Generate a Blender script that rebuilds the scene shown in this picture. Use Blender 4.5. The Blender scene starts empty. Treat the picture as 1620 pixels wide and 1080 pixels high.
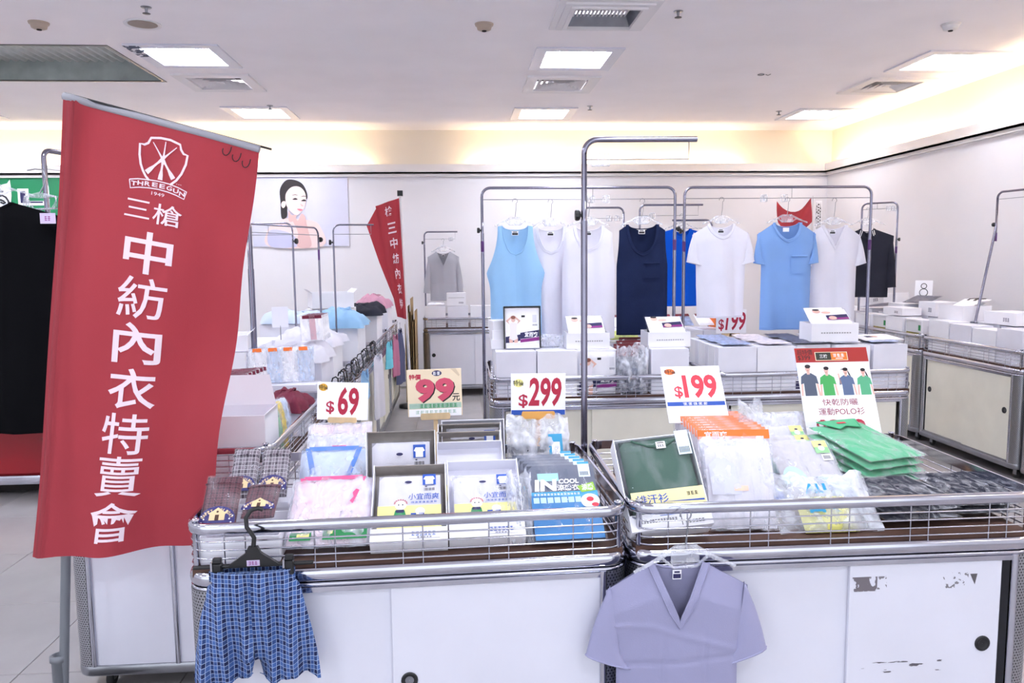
import bpy, bmesh, math, random
from mathutils import Vector, Matrix
random.seed(7)
PI = math.pi
sc = bpy.context.scene
COL = sc.collection

# ------------------------------------------------------------------ camera
FPX, PITCH, YAW, ROLL, CAMH = 1220.0, math.radians(6.08), math.radians(3.9), math.radians(0.60), 1.7
FW = Vector((math.sin(YAW)*math.cos(PITCH), math.cos(YAW)*math.cos(PITCH), -math.sin(PITCH)))
_r = Vector((math.cos(YAW), -math.sin(YAW), 0)); _u = _r.cross(FW)
CR = math.cos(ROLL)*_r - math.sin(ROLL)*_u
CU = math.sin(ROLL)*_r + math.cos(ROLL)*_u
CAM = Vector((0, 0, CAMH))
cd = bpy.data.cameras.new('camera'); cam = bpy.data.objects.new('camera', cd); COL.objects.link(cam)
cd.sensor_width = 36; cd.lens = FPX/1620*36; cd.clip_start = .05; cd.clip_end = 100
m3 = Matrix((CR, CU, -FW)).transposed()
cam.matrix_world = Matrix.Translation(CAM) @ m3.to_4x4()
sc.camera = cam
def ray(px, py): return CR*((px-810)/FPX) + CU*((540-py)/FPX) + FW
def PZ(px, py, z):
    d = ray(px, py); return CAM + d*((z-CAMH)/d.z)
def PY(px, py, y):
    d = ray(px, py); return CAM + d*(y/d.y)
def PX(px, py, x):
    d = ray(px, py); return CAM + d*(x/d.x)
def proj(p):
    d = Vector(p)-CAM; z = d.dot(FW); return (810+FPX*d.dot(CR)/z, 540-FPX*d.dot(CU)/z)
def lean(base, py, length, lo=0, hi=1.45):
    """angle from upright so that a sheet of this length standing at base reaches picture row py"""
    best = (1e9, lo)
    for i in range(60):
        a = lo+(hi-lo)*i/59
        q = proj(Vector(base)+Vector((0, math.sin(a)*length, math.cos(a)*length)))
        e = abs(q[1]-py)
        if e < best[0]: best = (e, a)
    return best[1]

# ------------------------------------------------------------------ world, exposure
w = bpy.data.worlds.new('world'); sc.world = w; w.use_nodes = True
w.node_tree.nodes['Background'].inputs[0].default_value = (.84, .88, .97, 1)
w.node_tree.nodes['Background'].inputs[1].default_value = 1.32
sc.view_settings.view_transform = 'Standard'; sc.view_settings.look = 'None'
sc.view_settings.gamma = 1; sc.view_settings.use_curve_mapping = False
sc.view_settings.exposure = 0.62
sc.cycles.max_bounces = 12; sc.cycles.diffuse_bounces = 8; sc.cycles.transparent_max_bounces = 24
PANEL_W = 29.0          # emission strength of the ceiling light diffusers
COVE_W = 46.0          # emission strength of the cove tubes

# ------------------------------------------------------------------ materials
MATS = {}
def lin(c):
    return tuple(((v/255)/12.92 if v/255 <= .04045 else ((v/255+.055)/1.055)**2.4) for v in c)
def mat(name, rgb=(200, 200, 200), rough=.5, metal=0., var=0., vscale=8., bump=0., bscale=60., emit=None, estr=1., coat=0., sheen=0., trans=0., stretch=None):
    if name in MATS: return MATS[name]
    m = bpy.data.materials.new(name); m.use_nodes = True; nt = m.node_tree; N = nt.nodes; Lk = nt.links
    b = N['Principled BSDF']; c = lin(rgb)
    b.inputs['Base Color'].default_value = (*c, 1); b.inputs['Roughness'].default_value = rough; b.inputs['Metallic'].default_value = metal
    if name.endswith(('cloth', 'cotton', 'knit', 'jersey')) and sum(rgb) < 330: b.inputs['Specular IOR Level'].default_value = .12
    if coat: b.inputs['Coat Weight'].default_value = coat
    if sheen: b.inputs['Sheen Weight'].default_value = sheen
    if emit is not None:
        b.inputs['Emission Color'].default_value = (*lin(emit), 1); b.inputs['Emission Strength'].default_value = estr
    tc = N.new('ShaderNodeTexCoord'); mp = N.new('ShaderNodeMapping'); Lk.new(tc.outputs['Object'], mp.inputs[0])
    if stretch: mp.inputs['Scale'].default_value = stretch
    if var:
        n = N.new('ShaderNodeTexNoise'); n.inputs['Scale'].default_value = vscale; n.inputs['Detail'].default_value = 5
        Lk.new(mp.outputs[0], n.inputs['Vector'])
        mr = N.new('ShaderNodeMapRange'); mr.inputs[1].default_value = .3; mr.inputs[2].default_value = .7
        mr.inputs[3].default_value = 1-var; mr.inputs[4].default_value = 1+var*.5
        Lk.new(n.outputs[0], mr.inputs[0])
        mx = N.new('ShaderNodeVectorMath'); mx.operation = 'SCALE'; mx.inputs[0].default_value = c
        Lk.new(mr.outputs[0], mx.inputs['Scale']); Lk.new(mx.outputs[0], b.inputs['Base Color'])
    if bump:
        n2 = N.new('ShaderNodeTexNoise'); n2.inputs['Scale'].default_value = bscale; n2.inputs['Detail'].default_value = 3
        Lk.new(mp.outputs[0], n2.inputs['Vector'])
        bp = N.new('ShaderNodeBump'); bp.inputs['Strength'].default_value = bump; bp.inputs['Distance'].default_value = .01
        Lk.new(n2.outputs[0], bp.inputs['Height']); Lk.new(bp.outputs[0], b.inputs['Normal'])
    if trans:
        t = N.new('ShaderNodeBsdfTranslucent'); t.inputs[0].default_value = (*c, 1)
        ms = N.new('ShaderNodeMixShader'); ms.inputs[0].default_value = trans
        Lk.new(b.outputs[0], ms.inputs[1]); Lk.new(t.outputs[0], ms.inputs[2])
        Lk.new(ms.outputs[0], N['Material Output'].inputs[0])
    MATS[name] = m; return m
def film(name, rgb=(240, 242, 250), lo=.10, hi=.55, scale=14., rough=.12, bump=.6):
    """thin wrinkled plastic film: clear with glossy, milky creases"""
    if name in MATS: return MATS[name]
    m = bpy.data.materials.new(name); m.use_nodes = True; nt = m.node_tree; N = nt.nodes; Lk = nt.links
    b = N['Principled BSDF']; b.inputs['Base Color'].default_value = (*lin(rgb), 1); b.inputs['Roughness'].default_value = rough
    b.inputs['Specular IOR Level'].default_value = .9
    tc = N.new('ShaderNodeTexCoord'); mp = N.new('ShaderNodeMapping'); mp.inputs['Scale'].default_value = (1, 1, .55); mp.inputs['Rotation'].default_value = (.2, .4, .3)
    Lk.new(tc.outputs['Object'], mp.inputs[0])
    n = N.new('ShaderNodeTexNoise'); n.inputs['Scale'].default_value = scale; n.inputs['Detail'].default_value = 4; n.inputs['Distortion'].default_value = 1.6
    Lk.new(mp.outputs[0], n.inputs['Vector'])
    mr = N.new('ShaderNodeMapRange'); mr.inputs[1].default_value = .42; mr.inputs[2].default_value = .72; mr.inputs[3].default_value = lo; mr.inputs[4].default_value = hi
    Lk.new(n.outputs[0], mr.inputs[0])
    bp = N.new('ShaderNodeBump'); bp.inputs['Strength'].default_value = bump; bp.inputs['Distance'].default_value = .02
    Lk.new(n.outputs[0], bp.inputs['Height']); Lk.new(bp.outputs[0], b.inputs['Normal'])
    tr = N.new('ShaderNodeBsdfTransparent'); ms = N.new('ShaderNodeMixShader')
    Lk.new(mr.outputs[0], ms.inputs[0]); Lk.new(tr.outputs[0], ms.inputs[1]); Lk.new(b.outputs[0], ms.inputs[2])
    Lk.new(ms.outputs[0], N['Material Output'].inputs[0])
    MATS[name] = m; return m
def plaid(name, base, dark, light, fx, fz, thin=.08):
    if name in MATS: return MATS[name]
    m = mat(name, base, .85, bump=.25, bscale=250); nt = m.node_tree; N = nt.nodes; Lk = nt.links; b = N['Principled BSDF']
    tc = N.new('ShaderNodeTexCoord'); sp = N.new('ShaderNodeSeparateXYZ'); Lk.new(tc.outputs['Object'], sp.inputs[0])
    def mth(op, a, v=None):
        n = N.new('ShaderNodeMath'); n.operation = op
        Lk.new(a, n.inputs[0])
        if v is not None:
            if isinstance(v, (int, float)): n.inputs[1].default_value = v
            else: Lk.new(v, n.inputs[1])
        return n.outputs[0]
    def stripe(out, f, off, width):
        return mth('LESS_THAN', mth('FRACT', mth('ADD', mth('MULTIPLY', out, f), off+100)), width)
    X, Z = sp.outputs[0], sp.outputs[2]
    dk = mth('ADD', mth('MULTIPLY', stripe(X, fx, 0, .45), .6), mth('MULTIPLY', stripe(Z, fz, 0, .45), .4))
    lt = mth('MAXIMUM', stripe(X, fx*2, .1, thin*2), stripe(Z, fz*2, .1, thin*2))
    m1 = N.new('ShaderNodeMix'); m1.data_type = 'RGBA'; m1.inputs[6].default_value = (*lin(base), 1); m1.inputs[7].default_value = (*lin(dark), 1)
    Lk.new(dk, m1.inputs[0])
    m2 = N.new('ShaderNodeMix'); m2.data_type = 'RGBA'; m2.inputs[7].default_value = (*lin(light), 1)
    Lk.new(m1.outputs[2], m2.inputs[6]); Lk.new(mth('MULTIPLY', lt, .75), m2.inputs[0])
    Lk.new(m2.outputs[2], b.inputs['Base Color'])
    return m
def perforated(name):
    if name in MATS: return MATS[name]
    m = mat(name, (170, 172, 178), .32, 1.); nt = m.node_tree; N = nt.nodes; Lk = nt.links; b = N['Principled BSDF']
    uv = N.new('ShaderNodeUVMap'); sp = N.new('ShaderNodeSeparateXYZ'); Lk.new(uv.outputs[0], sp.inputs[0])
    def mth(op, a, v):
        n = N.new('ShaderNodeMath'); n.operation = op; Lk.new(a, n.inputs[0])
        if isinstance(v, (int, float)): n.inputs[1].default_value = v
        else: Lk.new(v, n.inputs[1])
        return n.outputs[0]
    row = mth('MULTIPLY', sp.outputs[1], 110.); odd = mth('MULTIPLY', mth('MODULO', mth('SUBTRACT', row, mth('FRACT', row, 0)), 2.), .5)
    a = mth('SUBTRACT', mth('FRACT', mth('ADD', mth('MULTIPLY', sp.outputs[0], 95.), odd), 0), .5)
    c = mth('SUBTRACT', mth('FRACT', row, 0), .5)
    d = mth('ADD', mth('MULTIPLY', a, a), mth('MULTIPLY', c, c)); hole = mth('LESS_THAN', d, .075)
    mx = N.new('ShaderNodeMix'); mx.data_type = 'RGBA'; mx.inputs[6].default_value = (.42, .43, .46, 1); mx.inputs[7].default_value = (.015, .015, .02, 1)
    Lk.new(hole, mx.inputs[0]); Lk.new(mx.outputs[2], b.inputs['Base Color'])
    inv = mth('SUBTRACT', hole, 1.); ab = N.new('ShaderNodeMath'); ab.operation = 'ABSOLUTE'; Lk.new(inv, ab.inputs[0]); Lk.new(ab.outputs[0], b.inputs['Metallic'])
    return m

WHITE = mat('white_paper', (246, 246, 250), .55)
CARD = mat('white_card', (238, 238, 244), .6, var=.04, vscale=5)
CARD2 = mat('white_card_cool', (228, 228, 238), .62, var=.05, vscale=6)
GREYCARD = mat('grey_board', (150, 143, 138), .85, var=.12, vscale=30)
KRAFT = mat('kraft_board', (158, 132, 92), .85, var=.12, vscale=20)
CHROME = mat('chrome', (196, 197, 208), .13, 1., var=.10, vscale=9)
RAIL = mat('rail_chrome', (142, 140, 156), .16, 1., var=.15, vscale=7)
STEEL = mat('steel', (150, 152, 158), .3, 1., var=.12, vscale=14)
DSTEEL = mat('dark_steel', (105, 103, 104), .34, 1., var=.15, vscale=12)
PERF = perforated('perforated_steel')
LAM = mat('white_laminate', (219, 220, 231), .4, var=.04, vscale=4)
CREAM = mat('cream_laminate', (222, 220, 206), .45, var=.06, vscale=5)
BROWN = mat('brown_board', (86, 58, 46), .7, var=.2, vscale=20)
BLACK = mat('black_plastic', (22, 22, 25), .38)
DARK = mat('dark_void', (26, 18, 20), .9)
RUBBER = mat('rubber', (38, 38, 40), .7)
RED = mat('red_ink', (178, 30, 62), .6)
REDB = mat('bright_red_ink', (214, 56, 74), .6)
BLUE = mat('blue_ink', (36, 82, 176), .6)
NAVYI = mat('navy_ink', (38, 36, 84), .6)
BLACKI = mat('black_ink', (30, 28, 32), .6)
YEL = mat('yellow_ink', (240, 232, 150), .6)
ORANGE = mat('orange_ink', (242, 120, 40), .55)
GREENI = mat('green_ink', (40, 140, 80), .6)
SKIN = mat('printed_skin', (226, 184, 170), .6)
HAIR = mat('printed_hair', (42, 34, 38), .6)
PINK = mat('pink_cloth', (240, 196, 214), .9, bump=.2, bscale=120)
PINKD = mat('deep_pink_trim', (216, 92, 140), .9)
CYAN = mat('cyan_print', (36, 150, 196), .45)
TEAL = mat('teal_print', (14, 112, 176), .45)
PURPLE = mat('purple_ink', (138, 40, 128), .6)
MAROON = mat('maroon', (112, 30, 56), .85, bump=.3, bscale=80)
FILM = film('clear_film', lo=.07, hi=.42)
FILM2 = film('milky_film', (236, 240, 250), lo=.25, hi=.8, scale=11)
FILMC = film('crisp_film', lo=.03, hi=.20, scale=7, rough=.06)
FILMX = film('crackling_film', lo=.04, hi=.45, scale=22, rough=.05, bump=.9)
CLEAR = film('clear_plastic', (235, 238, 246), lo=.22, hi=.45, scale=30, rough=.1, bump=.1)
def cloth(name, rgb, trans=0., bump=.22, var=.05): return mat(name, rgb, .9, bump=bump, bscale=420, var=var, vscale=5, sheen=.12 if sum(rgb) > 330 else 0, trans=trans)
WCLOTH = cloth('white_cotton', (236, 235, 244), .2)
LBLUE = cloth('light_blue_cotton', (160, 204, 238), .2)
TEEBLUE = cloth('blue_heather', (128, 168, 224), .1)
NAVY = cloth('navy_knit', (30, 40, 72), 0, .4, .25)
ROYAL = cloth('royal_blue_jersey', (12, 84, 200))
LAV = cloth('lavender_grey_cotton', (152, 152, 184), 0, .1, .03)
GREY = cloth('grey_marl', (168, 168, 176))
CHAR = cloth('charcoal_knit', (46, 47, 58), 0, .4, .2)
BLACKC = cloth('black_cloth', (6, 6, 10), 0, .2, .03)
RFLAG = mat('red_flag_weave', (170, 58, 68), .8, var=.06, vscale=3, bump=.12, bscale=300, trans=.34)
RFLAG2 = mat('red_flag_double', (140, 40, 50), .8, var=.06, vscale=3, bump=.12, bscale=300)  # double cloth around the pole, its darker red also painting the pole's shadow
FOREST = cloth('forest_green_cotton', (72, 100, 88))
KELLY = cloth('bright_green_pique', (72, 176, 126))
SLATE = cloth('slate_cotton', (96, 98, 112))
DKPACK = cloth('dark_navy_cotton', (44, 46, 60), 0, .4, .3)

# ------------------------------------------------------------------ mesh helpers
class MB:
    def __init__(s): s.v = []; s.f = []; s.mi = []; s.mats = []; s.sm = []
    def m(s, material):
        if material not in s.mats: s.mats.append(material)
        return s.mats.index(material)
    def add(s, vs, fs, material, smooth=False):
        o = len(s.v); k = s.m(material); s.v.extend([tuple(q) for q in vs])
        for f in fs: s.f.append(tuple(o+i for i in f)); s.mi.append(k); s.sm.append(smooth)
        return s
    def box(s, x0, y0, z0, x1, y1, z1, material, bev=0):
        if bev > 0:
            b = min(bev, (x1-x0)*.45, (y1-y0)*.45, (z1-z0)*.45); vs = []; idx = {}
            for X in (0, 1):
                for Y in (0, 1):
                    for Z in (0, 1):
                        c = ((x0, x1)[X], (y0, y1)[Y], (z0, z1)[Z]); d = (1-2*X, 1-2*Y, 1-2*Z)
                        for a in range(3):
                            q = list(c)
                            for e in range(3):
                                if e != a: q[e] += d[e]*b
                            idx[X, Y, Z, a] = len(vs); vs.append(q)
            fs = []
            for a in range(3):
                e, g = (a+1) % 3, (a+2) % 3
                for S in (0, 1):
                    cyc = []
                    for (p, r) in ((0, 0), (1, 0), (1, 1), (0, 1)):
                        k = [0, 0, 0]; k[a] = S; k[e] = p; k[g] = r; cyc.append(idx[(*k, a)])
                    fs.append(cyc if S else cyc[::-1])
                for p in (0, 1):
                    for r in (0, 1):
                        k = [0, 0, 0]; k[e] = p; k[g] = r; k2 = k[:]; k2[a] = 1
                        q = [idx[(*k, e)], idx[(*k2, e)], idx[(*k2, g)], idx[(*k, g)]]
                        fs.append(q if (p ^ r) else q[::-1])
            for k in [(X, Y, Z) for X in (0, 1) for Y in (0, 1) for Z in (0, 1)]:
                t = [idx[(*k, 0)], idx[(*k, 1)], idx[(*k, 2)]]
                fs.append(t if sum(k) % 2 else t[::-1])
            return s.add(vs, fs, material)
        vs = [(x, y, z) for z in (z0, z1) for y in (y0, y1) for x in (x0, x1)]
        return s.add(vs, [(0, 2, 3, 1), (4, 5, 7, 6), (0, 1, 5, 4), (2, 6, 7, 3), (0, 4, 6, 2), (1, 3, 7, 5)], material)
    def tube(s, path, r, material, n=8, closed=False, smooth=True, flat=1.):
        P = [Vector(p) for p in path]; L = len(P); vs = []; fs = []
        up = None
        for i, p in enumerate(P):
            a = P[i-1] if (i > 0 or closed) else p; b = P[(i+1) % L] if (i < L-1 or closed) else p
            t = (b-a).normalized() if (b-a).length > 1e-9 else Vector((0, 0, 1))
            if up is None:
                up = Vector((0, 0, 1)) if abs(t.z) < .9 else Vector((1, 0, 0))
            x = up.cross(t)
            if x.length < 1e-6: x = Vector((1, 0, 0)).cross(t)
            x.normalize(); up = t.cross(x).normalized()
            rr = r[i] if isinstance(r, (list, tuple)) else r
            for k in range(n):
                an = 2*PI*k/n; vs.append(p+x*(rr*flat*math.cos(an))+up*(rr*math.sin(an)))
        for i in range(L if closed else L-1):
            j = (i+1) % L
            for k in range(n): fs.append((i*n+k, i*n+(k+1) % n, j*n+(k+1) % n, j*n+k))
        s.add(vs, fs, material, smooth)
        if not closed:
            s.add(vs[:n], [tuple(range(n))[::-1]], material); s.add(vs[-n:], [tuple(range(n))], material)
        return s
    def lathe(s, prof, material, n=20, c=(0, 0, 0), smooth=True):
        vs = []; fs = []
        for (r, z) in prof:
            for k in range(n):
                a = 2*PI*k/n; vs.append((c[0]+r*math.cos(a), c[1]+r*math.sin(a), c[2]+z))
        for i in range(len(prof)-1):
            for k in range(n): fs.append((i*n+k, i*n+(k+1) % n, (i+1)*n+(k+1) % n, (i+1)*n+k))
        s.add(vs, fs, material, smooth)
        return s
    def poly(s, pts, material):
        return s.add(pts, [tuple(range(len(pts)))], material)
    def prism(s, pts2, y0, y1, material):
        """outline in x,z between two y values"""
        n = len(pts2); vs = [(x, y0, z) for x, z in pts2]+[(x, y1, z) for x, z in pts2]
        fs = [tuple(range(n)), tuple(range(2*n-1, n-1, -1))]+[((i+1) % n, i, n+i, n+(i+1) % n) for i in range(n)]
        return s.add(vs, fs, material)
    def grid(s, fn, nu, nv, material, smooth=True):
        vs = [fn(i/nu, j/nv) for j in range(nv+1) for i in range(nu+1)]
        fs = [(j*(nu+1)+i, j*(nu+1)+i+1, (j+1)*(nu+1)+i+1, (j+1)*(nu+1)+i) for j in range(nv) for i in range(nu)]
        return s.add(vs, fs, material, smooth)
    def mesh(s, name):
        me = bpy.data.meshes.new(name); me.from_pydata(s.v, [], s.f)
        for mt in s.mats: me.materials.append(mt)
        me.polygons.foreach_set('material_index', s.mi); me.polygons.foreach_set('use_smooth', s.sm)
        me.update(); return me
    def build(s, name, parent=None, loc=(0, 0, 0), rot=(0, 0, 0)):
        return link(name, s.mesh(name), parent, loc, rot)
def link(name, me, parent=None, loc=(0, 0, 0), rot=(0, 0, 0)):
    o = bpy.data.objects.new(name, me); COL.objects.link(o); o.parent = parent; o.location = loc; o.rotation_euler = rot
    return o
def tag(o, label=None, cat=None, group=None, kind=None):
    if label: o['label'] = label
    if cat: o['category'] = cat
    if group: o['group'] = group
    if kind: o['kind'] = kind
    return o
def thing(name, label, cat, loc=(0, 0, 0), rz=0, group=None, tilt=0, rx=None, roll=0):
    o = bpy.data.objects.new(name, None); COL.objects.link(o); o.empty_display_size = .05
    o.location = loc; o.rotation_euler = (-tilt if rx is None else rx, roll, rz); return tag(o, label, cat, group)
def copy_tree(o, parent=None):
    c = o.copy(); COL.objects.link(c); c.parent = parent
    for ch in list(o.children): copy_tree(ch, c)
    return c
def rrect(w, d, r, n=6, cx=0, cy=0):
    pts = []
    for (sx, sy, a0) in ((1, 1, 0), (-1, 1, PI/2), (-1, -1, PI), (1, -1, 3*PI/2)):
        for k in range(n+1):
            a = a0+PI/2*k/n; pts.append((cx+sx*(w/2-r)+r*math.cos(a), cy+sy*(d/2-r)+r*math.sin(a)))
    return pts
def band(mb, w, d, r, z0, z1, t, material, bulge=.004):
    """rounded-rectangle hoop of wall thickness t with a rounded outer face"""
    h = z1-z0; prof = [(0+bulge*(1-math.sin(PI*k/6)), z0+h*(.5-.5*math.cos(PI*k/6))) for k in range(7)]+[(t, z1), (t, z0)]
    rings = []
    for (ins, z) in prof:
        rings.append([(x, y, z) for x, y in rrect(w-2*ins, d-2*ins, max(r-ins, .004), 8)])
    n = len(rings[0]); m_ = len(prof); vs = [p for q in rings for p in q]; fs = []; fs2 = []
    for i in range(m_):
        j = (i+1) % m_
        for k in range(n): (fs if i < 6 else fs2).append((i*n+(k+1) % n, i*n+k, j*n+k, j*n+(k+1) % n))
    mb.add(vs, fs, material, True); mb.add(vs, fs2, material, False)
_TX = {}
def text_mesh(s, bold=0., sub=False):
    """outline of a line of lettering, box-normalised: returns (verts, faces, w, h)"""
    key = (s, bold, sub)
    if key in _TX: return _TX[key]
    cu = bpy.data.curves.new('lettering', 'FONT'); cu.body = s; cu.size = 1; cu.offset = bold; cu.resolution_u = 3
    o = bpy.data.objects.new('lettering', cu); COL.objects.link(o)
    dg = bpy.context.evaluated_depsgraph_get(); dg.update()
    me = bpy.data.meshes.new_from_object(o.evaluated_get(dg))
    if sub:
        bm = bmesh.new(); bm.from_mesh(me); bmesh.ops.triangulate(bm, faces=bm.faces[:])
        for _ in range(3):
            es = [e for e in bm.edges if e.calc_length() > .14]
            if es: bmesh.ops.subdivide_edges(bm, edges=es, cuts=1); bmesh.ops.triangulate(bm, faces=[f for f in bm.faces if len(f.verts) > 3])
        bm.to_mesh(me); bm.free()
    vs = [tuple(v.co) for v in me.vertices]; fs = [tuple(p.vertices) for p in me.polygons]
    bpy.data.objects.remove(o); bpy.data.curves.remove(cu); bpy.data.meshes.remove(me)
    if not vs: vs = [(0, 0, 0), (1, 0, 0), (0, 1, 0)]; fs = [(0, 1, 2)]
    x0 = min(v[0] for v in vs); x1 = max(v[0] for v in vs); y0 = min(v[1] for v in vs); y1 = max(v[1] for v in vs)
    W, H = max(x1-x0, 1e-4), max(y1-y0, 1e-4)
    vs = [((v[0]-x0)/W, (v[1]-y0)/H) for v in vs]
    _TX[key] = (vs, fs, W, H); return _TX[key]
def put_text(mb, s, x0, z0, x1, z1, y, material, bold=0., shear=0., fit=False):
    """lettering filling the rectangle x0..x1, z0..z1 on a face that looks towards -y"""
    vs, fs, W, H = text_mesh(s, bold)
    if fit:
        k = min((x1-x0)/W, (z1-z0)/H); cx, cz = (x0+x1)/2, (z0+z1)/2
        x0, x1, z0, z1 = cx-W*k/2, cx+W*k/2, cz-H*k/2, cz+H*k/2
    mb.add([(x0+(x1-x0)*u+shear*(z1-z0)*v, y, z0+(z1-z0)*v) for u, v in vs], fs, material)
def rect(mb, x0, z0, x1, z1, y, material): mb.poly([(x0, y, z0), (x1, y, z0), (x1, y, z1), (x0, y, z1)], material)
def disc(mb, cx, cz, rx, rz, y, material, n=18, a0=0, a1=2*PI):
    mb.poly([(cx+rx*math.cos(a0+(a1-a0)*k/n), y, cz+rz*math.sin(a0+(a1-a0)*k/n)) for k in range(n)], material)
def scribble(mb, x0, z0, x1, z1, y, material, n=6, seed=1):
    """blurred glyph-like strokes where the print is too small to read"""
    r = random.Random(seed+n); cw = (x1-x0)/n; h = z1-z0
    for k in range(n):
        a = x0+cw*k
        for q in range(3): zz = z0+h*(q*.38); rect(mb, a+cw*.10*r.random(), zz, a+cw*(.72+.12*r.random()), zz+h*.17, y, material)
        xx = a+cw*(.2+.4*r.random()); rect(mb, xx, z0, xx+cw*.13, z1, y, material)
def scuff_mat(name, rgb, scale, thr, stretch):
    m = mat(name, rgb, .8); nt = m.node_tree; N = nt.nodes; Lk = nt.links
    tc = N.new('ShaderNodeTexCoord'); mp = N.new('ShaderNodeMapping'); mp.inputs['Scale'].default_value = stretch; Lk.new(tc.outputs['Object'], mp.inputs[0])
    n = N.new('ShaderNodeTexNoise'); n.inputs['Scale'].default_value = scale; n.inputs['Detail'].default_value = 6; Lk.new(mp.outputs[0], n.inputs['Vector'])
    mr = N.new('ShaderNodeMapRange'); mr.inputs[1].default_value = thr; mr.inputs[2].default_value = thr+.03; Lk.new(n.outputs[0], mr.inputs[0])
    tr = N.new('ShaderNodeBsdfTransparent'); ms = N.new('ShaderNodeMixShader'); Lk.new(mr.outputs[0], ms.inputs[0]); Lk.new(tr.outputs[0], ms.inputs[1]); Lk.new(N['Principled BSDF'].outputs[0], ms.inputs[2]); Lk.new(ms.outputs[0], N['Material Output'].inputs[0]); return m
# ------------------------------------------------------------------ the room
XL, XR, YF, YB, ZC = -7.6, 5.08, -3.6, 10.45, 3.42
WALL = mat('wall_paint', (231, 229, 232), .75, var=.03, vscale=1.5, bump=.05, bscale=40)
WALLW = mat('cove_paint', (236, 228, 212), .75)
CEILM = mat('ceiling_paint', (246, 242, 244), .85, var=.03, vscale=2, bump=.12, bscale=220)
TILEM = mat('floor_tile_glaze', (164, 160, 161), .24, var=.08, vscale=3)
GROUT = mat('floor_grout', (120, 116, 110), .8)
TRIMM = mat('trim_paint', (228, 224, 222), .6)
# floor: slab plus single tiles where the photograph can tell them apart
b = MB(); b.box(XL, YF, -.1, XR+.3, YB+.3, -.004, GROUT)
T0x, T0y, TS = 2.34, 3.19, .70
floor = tag(b.build('floor'), 'pale grey polished tile floor', kind='structure')
tm = MB().box(-TS/2+.002, -TS/2+.002, -.006, TS/2-.002, TS/2-.002, 0, TILEM, .0015).mesh('floor_tile')
def dup_like(me): 
    return me
for i in range(-14, 4):
    for j in range(-9, 11):
        cx, cy = T0x+(i+.5)*TS, T0y+(j+.5)*TS
        if cy > YB-.35 or cx > XR-.3: continue
        if (j < -2 or cx < -4.6):
            continue
        link('floor_tile', tm, floor, (cx, cy, 0))
# beyond the single tiles the floor goes on as one glazed sheet
b = MB()
b.box(XL, YF, -.006, XR, T0y-2*TS-.002, 0, TILEM); b.box(XL, T0y-2*TS, -.006, T0x-10*TS-.002, YB, 0, TILEM)
b.build('far_paving', floor)['kind'] = 'stuff'
# ceiling with openings
COLS = [(-6.0, -5.24), (-2.625, -1.865), (.675, 1.395), (4.01, 4.75)]  # far left column is unseen; its lights are added for overall brightness
HOLES = []
LROWS = [(6.47, 7.21), (9.00, 9.70), (3.95, 4.69), (1.45, 2.19), (-1.05, -.31)]
VROW = (7.45, 8.15)
for c in COLS:
    for r in LROWS: HOLES.append((c[0]+.09, r[0]+.09, c[1]-.09, r[1]-.09))
    HOLES.append((c[0]+.10, VROW[0]+.10, c[1]-.10, VROW[1]-.10))
ACB = (.71, 5.27, 1.40, 5.94); HOLES.append((ACB[0]+.1, ACB[1]+.1, ACB[2]-.1, ACB[3]-.1))
HATCH = (-4.30, 6.54, -2.76, 7.78); HOLES.append(HATCH)
xs = sorted({XL, XR+.3} | {h[0] for h in HOLES} | {h[2] for h in HOLES}); ys = sorted({YF, YB+.3} | {h[1] for h in HOLES} | {h[3] for h in HOLES})
b = MB()
for i in range(len(xs)-1):
    for j in range(len(ys)-1):
        cx, cy = (xs[i]+xs[i+1])/2, (ys[j]+ys[j+1])/2
        if any(h[0] < cx < h[2] and h[1] < cy < h[3] for h in HOLES): continue
        b.poly([(xs[i], ys[j], ZC), (xs[i], ys[j+1], ZC), (xs[i+1], ys[j+1], ZC), (xs[i+1], ys[j], ZC)], CEILM)
b.box(XL, YF, ZC+.5, XR+.3, YB+.3, ZC+.55, CEILM)
tag(b.build('ceiling'), 'flat pale grey painted ceiling', kind='structure')
# walls: lower wall, lit cove ledge and set-back upper wall
ZL0, ZL1 = 2.835, 2.955
b = MB(); b.box(XL, YB, -.1, XR+.02, YB+.1, ZL0+.02, WALL); b.box(XL, YB+.1, ZL0, XR+.3, YB+.2, ZC+.5, WALLW)
tag(b.build('wall_back'), 'off white back wall with a set back band above the cove', kind='structure')
b = MB(); b.box(XR, YF, -.1, XR+.1, YB, ZL0+.02, WALL); b.box(XR+.1, YF, ZL0, XR+.2, YB+.3, ZC+.5, WALLW)
tag(b.build('wall_right'), 'off white right wall with a set back band above the cove', kind='structure')
b = MB(); b.box(XL-.1, YF, -.1, XL, YB+.3, ZC+.5, WALL); tag(b.build('wall_left'), 'plain off white left wall', kind='structure')
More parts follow.
